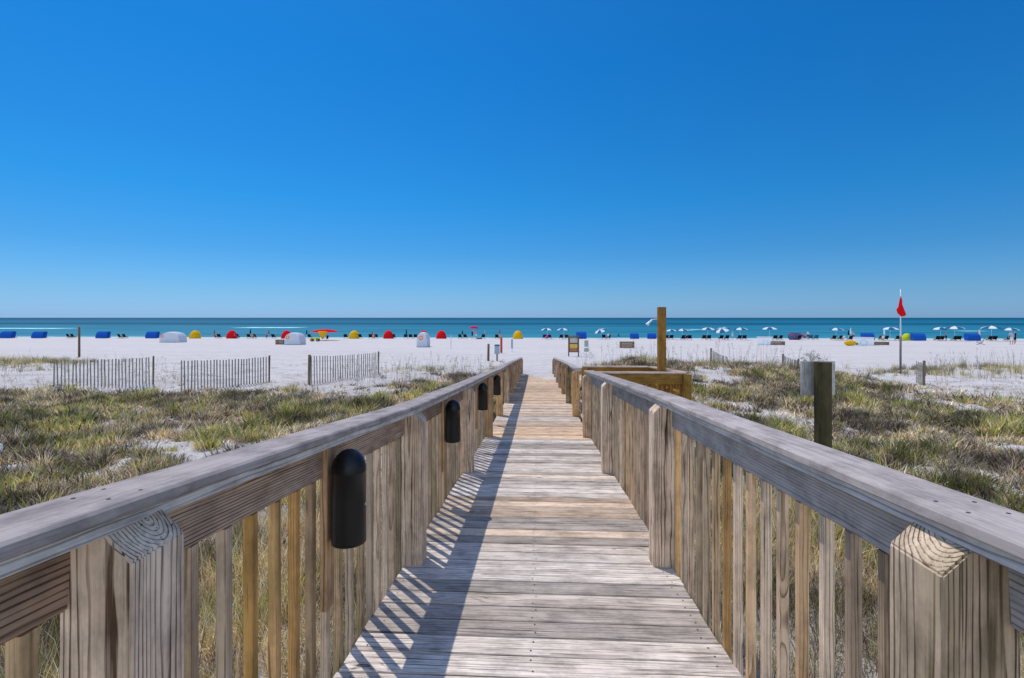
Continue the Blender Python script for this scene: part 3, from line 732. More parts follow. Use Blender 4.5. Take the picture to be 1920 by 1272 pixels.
bobj('panel', boxbm(-.09, .09, -.015, .015, .35, 1.25, .01), M['bluegrey'], mk); bobj('stake', tube([(0, .03, -.2), (0, .03, 1.1)], .025, 8), M['metal'], mk)
x, y, z = ground_at(845.5, bd(654)); o = bobj('white_pole', tube([(x, y, z-.1), (x, y, z+1.45)], .035, 8), M['metal']); tag(o, 'thin pale pole right of the rightmost red cabana', 'pole')
# noticeboard
d = 41.0; x, y, z = ground_at(1075.5, d); u = d/F
nb = thing('notice_board', 'brown framed notice board with yellow lower panel on two legs', 'notice board', (x, y, 0), YAW)
Z = lambda r: zrow(r, d)
for sx in (-1, 1): bobj('leg', boxbm(sx*9.2*u-.045, sx*9.2*u+.045, -.045, .045, min(z, Z(672))-.2, Z(632), .01), M['brownpaint'], nb)
bobj('cross_board', boxbm(-9.2*u-.09, 9.2*u+.09, -.07, .07, Z(632)+.002, Z(630), .01), M['brownpaint'], nb)
fr = bobj('panel_frame', boxbm(-8*u, 8*u, -.03, .03, Z(661), Z(633), .01), M['brownpaint'], nb)
M['poster'] = plain('faded_map_print', (.42, .40, .36), .6, .3, .5, 9); M['posterY'] = plain('yellow_print', (.62, .40, .07), .6, .3, .25, 5); M['posterR'] = plain('rust_print', (.42, .14, .07), .6, .3, .25, 5)
bobj('map_print', boxbm(-7*u, 7*u, -.045, -.032, Z(643), Z(634.5), 0), M['poster'], nb)
bobj('yellow_print', boxbm(-7*u, 7*u, -.045, -.032, Z(653), Z(645.5), 0), M['posterY'], nb)
bobj('rust_print', boxbm(-7*u, 7*u, -.045, -.032, Z(659.5), Z(653.2), 0), M['posterR'], nb)
d = 40.0; x, y, z = ground_at(1099.5, d); u = d/F
sg2 = thing('small_sign', 'small grey green sign on a pale post beside the notice board', 'sign', (x, y, 0), YAW)
M['greysign'] = plain('grey_green_sign', (.28, .32, .28), .6, .3, .3, 8)
bobj('post', tube([(0, .03, min(z, zrow(668, d))-.2), (0, .03, zrow(640, d))], .045, 8), M['whitepaint'], sg2)
bobj('panel', boxbm(-3.7*u, 3.7*u, -.02, .02, zrow(650.5, d), zrow(638.5, d), .01), M['greysign'], sg2)
bobj('lower_panel', boxbm(-4.2*u, 4.2*u, -.02, .02, zrow(660, d), zrow(653, d), .01), M['greysign'], sg2)

# ------------------------------------------------------------------ people
def person_mesh(pose, name):
    """one continuous body grown from a jointed skeleton"""
    if pose == 'stand':
        J = {'pel': (0, 0, .92, .13), 'wa': (0, 0, 1.08, .12), 'ch': (0, .0, 1.32, .145), 'ne': (0, 0, 1.48, .055), 'he': (0, -.01, 1.60, .085), 'tp': (0, 0, 1.70, .06)}
        for s, n_ in ((-1, 'l'), (1, 'r')):
            J.update({n_+'h': (s*.10, 0, .86, .085), n_+'k': (s*.12, -.02*s, .48, .06), n_+'a': (s*.12, .05*s, .08, .04), n_+'t': (s*.13, .05*s-.14, .03, .03),
                      n_+'s': (s*.19, 0, 1.40, .055), n_+'e': (s*.26, .02, 1.12, .042), n_+'w': (s*.25, -.08, .90, .03), n_+'f': (s*.24, -.12, .82, .03)})
    else:
        J = {'pel': (0, 0, .30, .14), 'wa': (0, .06, .46, .13), 'ch': (0, .15, .68, .15), 'ne': (0, .20, .84, .055), 'he': (0, .19, .96, .088), 'tp': (0, .19, 1.06, .06)}
        for s, n_ in ((-1, 'l'), (1, 'r')):
            J.update({n_+'h': (s*.10, -.04, .28, .09), n_+'k': (s*.13, -.45, .42, .065), n_+'a': (s*.13, -.80, .09, .04), n_+'t': (s*.13, -.86, .14, .03),
                      n_+'s': (s*.19, .16, .76, .055), n_+'e': (s*.28, .02, .55, .042), n_+'w': (s*.24, -.20, .46, .03), n_+'f': (s*.22, -.27, .45, .03)})
    E = [('pel', 'wa'), ('wa', 'ch'), ('ch', 'ne'), ('ne', 'he'), ('he', 'tp')]
    for n_ in 'lr': E += [('pel', n_+'h'), (n_+'h', n_+'k'), (n_+'k', n_+'a'), (n_+'a', n_+'t'), ('ch', n_+'s'), (n_+'s', n_+'e'), (n_+'e', n_+'w'), (n_+'w', n_+'f')]
    keys = list(J); me = bpy.data.meshes.new(name); me.from_pydata([J[k][:3] for k in keys], [(keys.index(a), keys.index(b)) for a, b in E], [])
    o = bpy.data.objects.new('tmp', me); COL.objects.link(o)
    m = o.modifiers.new('s', 'SKIN'); m.use_smooth_shade = True
    for i, k in enumerate(keys): me.skin_vertices[0].data[i].radius = (J[k][3], J[k][3]*.9); me.skin_vertices[0].data[i].use_root = (i == 0)
    m2 = o.modifiers.new('d', 'SUBSURF'); m2.levels = 1; m2.render_levels = 1
    dg = bpy.context.evaluated_depsgraph_get(); res = bpy.data.meshes.new_from_object(o.evaluated_get(dg)); bpy.data.objects.remove(o)
    return res
PM = {p: person_mesh(p, 'person_'+p) for p in ('stand', 'sit')}
def person(px, row, pose, top, bottom, label, face=0, scale=1.0, lift=0):
    me = PM[pose].copy(); me.materials.clear()
    for m_ in (M['skin'], M[top], M[bottom], M['brownpaint']): me.materials.append(m_)
    for p in me.polygons:
        c = p.center
        if pose == 'stand': i = 3 if c.z > 1.66 else 2 if .55 < c.z < .98 and abs(c.x) < .2 else 1 if .98 <= c.z < 1.44 and abs(c.x) < .22 else 0
        else: i = 3 if c.z > 1.02 else 1 if c.z > .36 and c.y > -.02 and c.z < .82 and abs(c.x) < .22 else 2 if c.y > -.3 and c.z < .42 else 0
        p.material_index = i
    d = bd(row); x, y, z = ground_at(px, d)
    o = link('person', me, None, (x, y, z+lift)); o.rotation_euler = (0, 0, face); o.scale = (scale,)*3
    return tag(o, label, 'person')

# ------------------------------------------------------------------ shore furniture
def cab_round(ribs=6):
    """clamshell hood: quarter dome with ribs, open toward the sea (+y)"""
    t = thing('beach_cabana', 'x', 'cabana')
    b = bmesh.new(); nu, nv = ribs*3, 12; R = 1.05
    g = []
    for i in range(nu+1):
        a = math.radians(-8+118*i/nu)      # hoop tilt from the ground behind to just past upright
        row = []
        for j in range(nv+1):
            p = PI*j/nv
            sc = 1+.02*(1 if i % 3 == 0 else 0)
            x = -math.cos(p)*R; h = math.sin(p)*1.62*sc
            row.append(b.verts.new((x, -h*math.cos(a)*.82, max(h*math.sin(a), -.02)+.02)))
        g.append(row)
    for i in range(nu):
        for j in range(nv):
            try: b.faces.new([g[i][j], g[i+1][j], g[i+1][j+1], g[i][j+1]])
            except ValueError: pass
    bmesh.ops.remove_doubles(b, verts=b.verts, dist=.002)
    for f in b.faces: f.smooth = True
    bmesh.ops.solidify(b, geom=list(b.faces), thickness=.02)
    o = bobj('canopy', b, M['red'], t)
    bobj('hoop', tube([(-math.cos(p)*R*1.0, -.32*math.sin(p)*1.3*.0+math.sin(p)*1.62*.29, math.sin(p)*1.55+.03) for p in np.linspace(0, PI, 13)], .03, 6), M['whitepaint'], t)
    bobj('bench', boxbm(-.9, .9, .0, .9, .12, .38, .04), M['white'], t)
    return t
def cab_box():
    """two seat chaise with a boxy folding hood leaning back"""
    t = thing('beach_cabana', 'x', 'cabana')
    b = bmesh.new(); W = .98
    prof = [(-.75, .05), (-.80, .5), (-.70, .95), (-.42, 1.28), (.0, 1.42), (.42, 1.38), (.62, 1.30)]
    L = [b.verts.new((-W-(.12 if i < 2 else 0), y, z)) for i, (y, z) in enumerate(prof)]; Rr = [b.verts.new((W+(.04 if i < 2 else 0), y, z)) for i, (y, z) in enumerate(prof)]
    for i in range(len(prof)-1): b.faces.new([L[i], L[i+1], Rr[i+1], Rr[i]])
    for S in (L, Rr):
        piv = b.verts.new((S[0].co.x, .25, .08))
        for i in range(len(prof)-1): b.faces.new([S[i], S[i+1], piv])
    bmesh.ops.recalc_face_normals(b, faces=b.faces)
    bmesh.ops.solidify(b, geom=list(b.faces), thickness=.02)
    bobj('canopy', b, M['blue'], t)
    bobj('bench', boxbm(-.9, .9, -.3, .95, .10, .34, .04), M['white'], t)
    bobj('hoop', tube([(-W, .62, 1.30), (-W*.99, .60, 1.33), (W*.99, .60, 1.33), (W, .62, 1.30)], .022, 6), M['metal'], t)
    return t
def recolor(t, child, mat):
    for ch in t.children:
        if ch.name.startswith(child):
            ch.data = ch.data.copy(); ch.data.materials.clear(); ch.data.materials.append(mat)
C_R = cab_round(); C_B = cab_box(); used = {}
cache = {}
def place(proto, px, row, label, group, rz=0, color=None, child='canopy', scale=1.0, dx=None):
    if proto in used: o = copy_tree(proto)
    else: used[proto] = 1; o = proto
    x, y, z = ground_at(px, bd(row)); o.location = (x, y, z); o.rotation_euler = (0, 0, rz); o.scale = (scale,)*3
    o['label'] = label
    if group: o['group'] = group
    if color:
        for ch in o.children:
            if ch.name.startswith(child):
                key = (ch.data.name.split('.')[0], color, proto.name)
                if key not in cache:
                    m = ch.data.copy(); m.materials.clear(); m.materials.append(M[color]); cache[key] = m
                ch.data = cache[key]
    return o
GC = 'fabric cabanas in a row along the shore'
for px, lb, sc in ((16, 'boxy blue cabana at the far left end of the shore row', 1.02), (75, 'boxy blue cabana second from the left end of the row', 1.0),
               (194.5, 'boxy blue cabana just right of the volleyball post', 1.0), (287, 'boxy blue cabana left of the biggest white tent with orange emblem', 1.0),
               (1090, 'boxy blue cabana partly behind the brown notice board', 1.02), (1189.5, 'boxy blue cabana above the slatted wooden crate', .82), (1222, 'boxy blue cabana touching the left edge of the shower post', .82)):
    place(C_B, px, 635.5, lb, GC, .18 if px < 300 else -.03, 'blue', scale=sc)
place(C_B, 1626, 637.5, 'boxy blue cabana mostly hidden behind the white box with yellow float', GC, -.15, 'blue', scale=.95)
place(C_B, 1721, 638.5, 'rounded blue cabana right of the flagpole beside the lime one', GC, -.2, 'blue', scale=.95)
place(C_B, 1822, 638.5, 'boxy blue cabana left of the pink pole at the right end', GC, -.15, 'blue', scale=.95)
for px, colr, lb, rz in ((366, 'yellow', 'leftmost yellow domed cabana, right of the big white tent', .35), (435, 'red', 'leftmost red domed cabana in the shore row', .35),
                     (537.5, 'red', 'red domed cabana half hidden by the white tent beside the small crate', .3), (664, 'yellow', 'middle yellow domed cabana between two red ones', .12),
                     (728.5, 'red', 'red domed cabana right of the middle yellow one', .2), (794, 'red', 'red domed cabana directly behind the narrow white tent', .1),
                     (827.5, 'red', 'rightmost red domed cabana in the shore row', .1), (971, 'yellow', 'rightmost yellow domed cabana, above the end of the boardwalk', 0)):
    place(C_R, px, 635.5, lb, GC, rz, colr)
place(C_R, 1700, 638, 'small lime yellow cabana just right of the flagpole', GC, -.6, 'lime', scale=.78)
# white tents with orange round emblem
def tent(px, row, w_, h_, label, emx, rz=0):
    d = bd(row); x, y, z = ground_at(px, d)
    t = thing('storage_tent', label, 'tent', (x, y, z), rz, 'white canvas storage tents')
    W = w_/2/F*d*.93; H = h_/F*d*.96; b = bmesh.new(); n = 14; m = 8
    def ring(yy, s):
        return [b.verts.new((-W*math.copysign(abs(math.cos(PI*i/n))**.75, math.cos(PI*i/n)), yy, H*s*math.sin(PI*i/n)**.6 if 0 < i < n else 0)) for i in range(n+1)]
    R_ = [ring(-.9+1.8*k/m, .93+.07*math.sin(PI*k/m)) for k in range(m+1)]
    for k in range(m):
        for i in range(n): b.faces.new([R_[k][i], R_[k][i+1], R_[k+1][i+1], R_[k+1][i]])
    b.faces.new(R_[0]); b.faces.new(R_[-1][::-1]); bmesh.ops.recalc_face_normals(b, faces=b.faces)
    bobj('tent_shell', b, M['tent'], t)
    e = tube([(emx*W, -.915, H*.62), (emx*W, -.902, H*.62)], H*.15, 18); bobj('emblem', e, M['orange'], t)
    e = tube([(emx*W, -.922, H*.62), (emx*W, -.916, H*.62)], H*.08, 14); bobj('emblem_center', e, M['tent'], t)
    bobj('base_band', boxbm(-W*1.01, W*1.01, -.93, -.905, 0.0, .10, .01), M['bluegrey'], t)
tent(325, 643, 40, 21, 'widest white tent with orange emblem at its left side', -.72)
tent(553.5, 647, 32, 24, 'white rounded tent in front of a red cabana beside the small crate', -.55)
tent(794, 651, 21, 29, 'tall narrow white tent with orange emblem in front of a red cabana', -.15)

# umbrellas: eight gores, two colours
def umbrella_proto(name, c1, c2, R=1.32, H=2.35, drop=.42, mats=None):
    t = thing(name, 'x', 'umbrella'); b = bmesh.new(); n = 8; sub = 3
    top = b.verts.new((0, 0, H)); rings = []
    for k in range(1, 5):
        f = k/4; rr = R*math.sin(f*1.15)/math.sin(1.15); zz = H-drop*(1-math.cos(f*1.45))/(1-math.cos(1.45))
        rings.append([b.verts.new((rr*math.cos(2*PI*i/(n*sub)), rr*math.sin(2*PI*i/(n*sub)), zz+(.03*f if i % sub == 0 else 0))) for i in range(n*sub)])
    def mi(i): return (i//sub) % 2
    for i in range(n*sub):
        j = (i+1) % (n*sub); f = b.faces.new([top, rings[0][i], rings[0][j]]); f.material_index = mi(i)
        for k in range(3): f = b.faces.new([rings[k][i], rings[k+1][i], rings[k+1][j], rings[k][j]]); f.material_index = mi(i)
    bmesh.ops.recalc_face_normals(b, faces=b.faces); bmesh.ops.solidify(b, geom=list(b.faces), thickness=.012)
    bobj('canopy', b, [M[c1], M[c2]], t)
    bobj('pole', tube([(0, 0, -.2), (0, 0, H+.08)], .022, 8), M['whitepaint'], t)
    return t
U_W = umbrella_proto('beach_umbrella', 'white', 'teal')
GU = 'open beach umbrellas along the shore'
UMB = [(1026, 636, 'leftmost white umbrella, above the purple chairs', 0, .93), (1056, 636, 'white umbrella second from the left, left of the notice board', 0, .93),
       (1130, 636, 'tilted pale umbrella above the seated group right of the small sign', 1, .9), (1258, 637, 'white umbrella just right of the shower post', .4, .85), (1279, 637.5, 'white umbrella second to the right of the shower post', .7, .9),
       (1327, 637.5, 'white umbrella directly right of the foam streak', .2, 1.0), (1358, 637.5, 'white umbrella above the small tilted sand fence', 0, 1.03), (1388, 637.5, 'white umbrella with pale left half, left of the white kiosk box', .6, 1.0),
       (1443, 637.5, 'white umbrella right above the white kiosk box with dark window', 0, 1.05), (1567.5, 638, 'white umbrella between the purple chairs and yellow float', .5, .98),
       (1669, 638, 'white umbrella just left of the flagpole', 0, 1.05), (1763.5, 638.5, 'white umbrella left one of the touching pair right of the blue cabana', 0, 1.05),
       (1790, 639, 'white umbrella right one of the touching pair', .4, 1.12), (1859, 639, 'wide white umbrella above the grey chair near the right edge', .6, 1.15), (1893, 639, 'rightmost white umbrella beside the standing people', .3, 1.0)]
for px, row, lb, rz, sc in UMB:
    o = place(U_W, px, row, lb, GU, rz, None, scale=sc)
    if 'tilted' in lb: o.rotation_euler = (.25, -.3, 0)
U_R = umbrella_proto('beach_umbrella', 'red', 'red', 2.35, 1.98, .5); place(U_R, 609, 639, 'very wide flat red umbrella above the yellow cart', GU, .2)
U_P = umbrella_proto('beach_umbrella', 'pink', 'pink', .98, 2.6, .5); place(U_P, 888.5, 636, 'small crimson umbrella with two people standing under it', GU, .2)
U_M = umbrella_proto('beach_umbrella', 'maroon', 'teal', 1.1, 1.35, .4)
o = place(U_M, 1484, 637, 'low dusky purple umbrella lying tilted on the sand, left one', GU, .2); o.rotation_euler = (1.0, -.3, .2)
o = place(U_M, 1496, 637, 'low dusky purple umbrella lying tilted on the sand, right one', GU, .2); o.rotation_euler = (.5, .2, .9)
def furled(px, row, h, mat, label):
    d = bd(row); x, y, z = ground_at(px, d)
    t = thing('furled_umbrella', label, 'umbrella', (x, y, z), 0, 'furled umbrellas along the shore')
    bobj('pole', tube([(0, 0, -.2), (0, 0, h+.06)], .02, 8), M['whitepaint'], t)
    bobj('canopy', tube([(0, 0, h*.48), (0, 0, h*.52), (0, 0, h*.75), (0, 0, h)], [.10, .15, .11, .03], 10), M[mat], t)
for a in ((402, 635.5, 1.9, 'maroon', 'furled dusky umbrella between the first yellow and first red cabana'), (469.5, 635.5, 2.05, 'navy', 'furled navy umbrella right of the leftmost red cabana'),
          (504, 635.5, 1.9, 'maroon', 'furled dusky umbrella left of the small crate'), (575, 635.5, 1.9, 'navy', 'furled dark umbrella between white tent and red umbrella'),
          (698, 635.5, 1.5, 'maroon', 'furled low umbrella between the yellow and red cabana'), (762, 635.5, 2.0, 'navy', 'furled navy umbrella left of the narrow white tent'),
          (867, 635.5, 1.8, 'navy', 'furled dark umbrella left of the crimson umbrella'), (909, 635.5, 1.7, 'bluegrey', 'furled grey umbrella right of the crimson umbrella'),
          (937, 635.5, 2.1, 'maroon', 'furled dusky umbrella behind the red marker board'), (1591, 638, 2.0, 'navy', 'furled navy umbrella behind the yellow float'),
          (1595, 638.3, 2.3, 'white', 'furled white umbrella behind the yellow float'), (1658, 638.5, 2.3, 'white', 'furled white umbrella left of the flagpole'),
          (1160, 640, 1.5, 'teal', 'furled dark teal umbrella leaning left of the wooden crate')): furled(*a)

# low sling chairs
def chair_proto():
    t = thing('beach_chair', 'x', 'chair')
    b = bmesh.new()
    def slab(p, w_, th):
        v = []
        for s in (-1, 1):
            for (y, z) in p: v.append(b.verts.new((s*w_, y, z)))
            for (y, z) in p: v.append(b.verts.new((s*w_, y+.0, z-th)))
        n_ = len(p)
        for i in range(n_-1):
            b.faces.new([v[i], v[i+1], v[2*n_+i+1], v[2*n_+i]]); b.faces.new([v[n_+i], v[3*n_+i], v[3*n_+i+1], v[n_+i+1]])
            b.faces.new([v[i], v[n_+i], v[n_+i+1], v[i+1]]); b.faces.new([v[2*n_+i], v[2*n_+i+1], v[3*n_+i+1], v[3*n_+i]])
        b.faces.new([v[0], v[2*n_], v[3*n_], v[n_]]); b.faces.new([v[n_-1], v[2*n_-1], v[4*n_-1], v[3*n_-1]])
    slab([(.55, .36), (.30, .30), (.0, .30), (-.12, .45), (-.34, .92)], .33, .03)
    bmesh.ops.recalc_face_normals(b, faces=b.faces)
    bobj('sling', b, M['dark'], t)
    b = bmesh.new()
    for s in (-1, 1):
        for pts in (([(s*.35, .55, .38), (s*.35, -.40, .0)]), ([(s*.35, .48, .0), (s*.35, -.05, .28), (s*.35, -.36, .95)]), ([(s*.37, .5, .5), (s*.37, -.22, .52)])):
            q = tube(pts, .022, 6); m = bpy.data.meshes.new('t'); q.to_mesh(m); q.free(); b.from_mesh(m); bpy.data.meshes.remove(m)
    bobj('frame', b, M['brownpaint'], t)
    return t
CH = chair_proto(); GCH = 'low beach chairs facing the sea'
PAIRS = [(129, 137, 635.5, 'dark', 'left of the volleyball post'), (225, 234, 635.8, 'dark', 'between the third and fourth blue cabana'), (467, 477, 635.5, 'dark', 'by the furled navy umbrella'),
         (695, 705, 635.5, 'dark', 'between the middle yellow and red cabanas'), (760.5, 770, 635.5, 'dark', 'left of the narrow white tent'),
         (863, 872.5, 635.5, 'dark', 'left of the crimson umbrella'), (1021, 1030.5, 636, 'purple', 'under the leftmost white umbrella'), (1052, 1063, 636.3, 'dark', 'under the second white umbrella from the left'),
         (1132, 1141, 636, 'navy', 'under the tilted pale umbrella'), (1249.5, 1258.5, 637, 'navy', 'just right of the shower post'), (1281, 1293, 637.5, 'navy', 'under second umbrella right of the shower post'),
         (1320, 1329, 637.5, 'dark', 'under the umbrella beside the foam streak'), (1352, 1362.5, 637.5, 'navy', 'above the small tilted sand fence'), (1386, 1395.5, 637.5, 'navy', 'left of the white kiosk box'),
         (1453, 1463, 637.5, 'dark', 'behind the white kiosk box'), (1520, 1530, 637, 'teal', 'right of the low dusky purple umbrellas'), (1563, 1575, 638, 'dark', 'under the umbrella left of yellow float'),
         (1652, 1661, 638.3, 'dark', 'left of the flagpole by a furled white umbrella'), (1757, 1765, 639, 'dark', 'under the left umbrella of the touching pair'), (1789, 1797, 639, 'dark', 'under the right umbrella of the touching pair'),
         (1855, 1864, 639, 'dark', 'under the wide umbrella near the right edge')]
def chair(px, row, colr, lb, rz=0):
    return place(CH, px, row, lb, GCH, rz, colr, 'sling')
for a, b_, row, colr, where in PAIRS:
    nm = {'dark': 'black', 'navy': 'navy', 'purple': 'purple', 'teal': 'teal'}[colr]
    chair(a, row, colr, 'left %s beach chair %s' % (nm, where), random.uniform(-.3, .3)); chair(b_, row, colr, 'right %s beach chair %s' % (nm, where), random.uniform(-.3, .3))
for px, row, colr, lb in ((411, 635.5, 'dark', 'black beach chair just left of the leftmost red cabana'), (445, 635.5, 'navy', 'dark beach chair touching the leftmost red cabana'), (513, 635.5, 'dark', 'black beach chair above and left of the small crate'),
                     (581, 635.5, 'navy', 'dark beach chair left of the wide red umbrella'), (648, 635.5, 'dark', 'black beach chair touching the left of the middle yellow cabana'), (675, 635.5, 'navy', 'dark beach chair touching the right of the middle yellow cabana'),
                     (738, 635.5, 'navy', 'dark beach chair right of the red cabana next to middle yellow'), (779, 635.5, 'dark', 'black beach chair next to the narrow white tent'), (906, 635.5, 'dark', 'black beach chair between the crimson umbrella and short dark post'),
                     (932, 636, 'dark', 'black beach chair left of the red marker board'), (1498, 637.5, 'navy', 'navy beach chair beneath the low dusky purple umbrellas'), (1594, 638.5, 'dark', 'black beach chair behind the yellow float'),
                     (1683, 638.5, 'dark', 'black beach chair touching the left of the flagpole'), (1889, 639, 'navy', 'navy beach chair under the rightmost umbrella')):
    chair(px, row, colr, lb, random.uniform(-.3, .3))
o = chair(1840, 646, 'teal', 'grey blue folding chair alone on sand below the right umbrellas', .9)

# people
person(441, 636, 'sit', 'pink', 'navy', 'person sitting on a beach chair beside the leftmost red cabana', PI, lift=.05)
person(885.5, 636, 'stand', 'navy', 'navy', 'person in dark clothes standing left under the crimson umbrella', PI)
person(892.5, 636, 'stand', 'bluegrey', 'white', 'person in pale grey top standing right under the crimson umbrella', PI)
person(1140, 636.5, 'sit', 'white', 'dark', 'person in white sitting under the tilted pale umbrella', PI, lift=.25)
person(1373.5, 635.3, 'stand', 'cyan', 'white', 'person in pale clothes standing between two umbrellas left of the kiosk', PI+.4)
person(937.5, 636.5, 'sit', 'skin', 'red', 'person sunbathing on a seat behind the red marker board', PI, lift=.1)
person(473.5, 636, 'sit', 'skin', 'navy', 'bare backed person sitting between chairs by the navy furled umbrella', PI, lift=.05)
person(614, 639.5, 'sit', 'navy', 'dark', 'person in dark clothes sitting under the wide red umbrella', PI+.5, lift=.1)
person(1896.5, 646, 'stand', 'cyan', 'white', 'left person in white walking on sand near the right edge', PI-.4, 1.12)
person(1903, 645, 'stand', 'navy', 'navy', 'right person in blue walking on sand near the right edge', PI+.4, 1.12)

for px_, row_, pose_, t_, b_, lb_ in ((403.5, 636, 'sit', 'pink', 'navy', 'person in pink sitting by the furled umbrella left of first red cabana'),
    (500, 636, 'sit', 'maroon', 'dark', 'person in dusky red sitting left of the small crate'), (700.5, 636.2, 'sit', 'skin', 'red', 'bare backed person sitting between the middle yellow and red cabanas'),
    (1026, 636.6, 'sit', 'pink', 'purple', 'person in pink sitting between the two purple chairs'), (1287, 637.6, 'sit', 'navy', 'dark', 'person in navy sitting under the second umbrella right of shower post'),
    (1508, 637.4, 'sit', 'pink', 'cyan', 'person in pink top sitting right of the low dusky umbrellas'), (1515, 636.5, 'stand', 'white', 'navy', 'person in white top standing right of the low dusky umbrellas'),
    (1582, 638.5, 'sit', 'white', 'pink', 'person in white sitting just above the yellow float'), (1600, 638, 'stand', 'cyan', 'navy', 'person in pale blue standing behind the white storage box'),
    (1774, 638.6, 'stand', 'cyan', 'dark', 'person in pale blue standing between the touching umbrella pair'), (1655, 638.9, 'sit', 'white', 'navy', 'person in white sitting under a furled white umbrella by the flagpole')):
    person(px_, row_, pose_, t_, b_, lb_, PI+random.uniform(-.6, .6), lift=.05 if pose_ == 'sit' else 0)
# crates, boxes, cart, float
def crate(px, row, w_, h_, label, mat='brownpaint', nsl=4, depth=.8):
    d = bd(row); x, y, z = ground_at(px, d); W = w_/2/F*d; H = h_/F*d
    t = thing('slatted_crate', label, 'crate', (x, y, z), random.uniform(-.05, .05))
    sh_ = H/nsl
    for i in range(nsl):
        for yy in (-depth/2, depth/2):
            T = Timber(); T.box((-W, yy, sh_*(i+.5)), (W, yy, sh_*(i+.5)), .03, sh_*.66, (0, 1, 0), rnd_rc((.6, 1), (.2, .7)), .003)
            T.build('slat', M['board'] if mat == 'brownpaint' else M['gold'], t)
    for sx in (-1, 1): bobj('end_panel', boxbm(sx*W-.03, sx*W+.03, -depth/2-.02, depth/2+.02, 0, H*1.02, .008), M[mat], t)
    bobj('lid', boxbm(-W*1.04, W*1.04, -depth/2-.04, depth/2+.04, H*1.022, H*1.08, .008), M['greysign'], t)
crate(1175.5, 652.5, 24, 11.5, 'dark brown slatted wooden crate left of the shower post')
crate(527, 646.5, 15, 8.5, 'small brown slatted crate left of the rounded white tent')
crate(1456, 646.8, 25, 6.5, 'low brown slatted stack right of the white kiosk box', nsl=3)
crate(1650, 646.5, 25, 5.5, 'low brown slatted stack right of the white box with yellow float', nsl=3)
def kiosk(px, row, w_, h_, label, win):
    d = bd(row); x, y, z = ground_at(px, d); W = w_/2/F*d; H = h_/F*d
    t = thing('storage_kiosk', label, 'kiosk', (x, y, z), -.5)
    bobj('body', boxbm(-W*.86, W*.86, -W*.55, W*.55, 0.02, H*.92, .02), M['whitepaint'], t)
    bobj('roof', boxbm(-W*.9, W*.9, -W*.6, W*.6, H*.923, H, .02), M['tent'], t)
    if win:
        bobj('window', boxbm(-W*.865, -W*.855, -W*.38, W*.25, H*.08, H*.48, .0), M['teal'], t)
kiosk(1434, 646.5, 30, 15, 'white kiosk box with dark window under a white umbrella', True)
kiosk(1619, 647, 36, 15, 'white storage box with the yellow float leaning at its left', False)
d = bd(648); x, y, z = ground_at(1594, d)
fl = thing('yellow_float', 'bright yellow inflatable float lying left of the white storage box', 'float', (x, y, z), .1)
b = bmesh.new(); bmesh.ops.create_uvsphere(b, u_segments=20, v_segments=12, radius=1)
for v in b.verts: v.co = Vector((v.co.x*.78*(1+.1*v.co.z), v.co.y*.4, v.co.z*.36+.34))
for f in b.faces: f.smooth = True
bobj('float_body', b, M['yellow'], fl)
b = bmesh.new(); bmesh.ops.create_uvsphere(b, u_segments=14, v_segments=8, radius=.16)
for v in b.verts: v.co += Vector((.86, -.1, .26))
bobj('float_head', b, M['greenp'], fl)
x, y, z = ground_at(1615, bd(648)); o = bobj('cable_hoop', tube([(x+.42*math.cos(a), y-.5, z+.40+.40*math.sin(a)) for a in np.linspace(0, 2*PI, 21)], .035, 8), M['cyan']); tag(o, 'pale blue hoop leaning on the white storage box', 'hoop')
# yellow cart under the red umbrella
d = bd(641); x, y, z = ground_at(591, d)
ct = thing('beach_cart', 'yellow beach cart with black wheels left under the wide red umbrella', 'cart', (x, y, z), .2)
bobj('tray', boxbm(-.62, .62, -.3, .3, .34, .62, .04), M['lime'], ct); bobj('handle', tube([(.6, 0, .55), (.8, 0, .9), (.95, 0, .95)], .03, 8), M['brownpaint'], ct)
for (wx, wy) in ((-.48, -.34), (-.48, .34), (.45, -.34), (.45, .34)):
    wv = bobj('wheel', tube([(wx, wy-.05, .24), (wx, wy+.05, .24)], .24, 16), M['black'], ct)
    bobj('rim', tube([(wx, wy-.055, .24), (wx, wy+.055, .24)], .10, 12), M['yellow'], wv)
x, y, z = ground_at(605, bd(640)); o = bobj('hanging_cloth', tube([(x, y, z+.35), (x-.02, y, z+.75), (x-.02, y, z+1.25), (x, y, z+1.62)], [.12, .35, .62, .75], 14), M['yellow']); tag(o, 'orange yellow tapering cloth hanging under the wide red umbrella', 'cloth')
x, y, z = ground_at(1836.5, 103.0); o = bobj('pink_pole', boxbm(x-.13, x+.13, y-.06, y+.06, z-.2, z+1.95, .02), plain('pale_pink_paint', (.70, .48, .52), .6)); tag(o, 'pale pink upright board right of the last blue cabana', 'board')
x, y, z = ground_at(899, bd(636)); o = bobj('beach_mat', boxbm(x-.55, x+.55, y-.3, y+.3, z+.03, z+.22, .03), M['navy']); tag(o, 'dark folded mat on sand right of the crimson umbrella', 'mat')

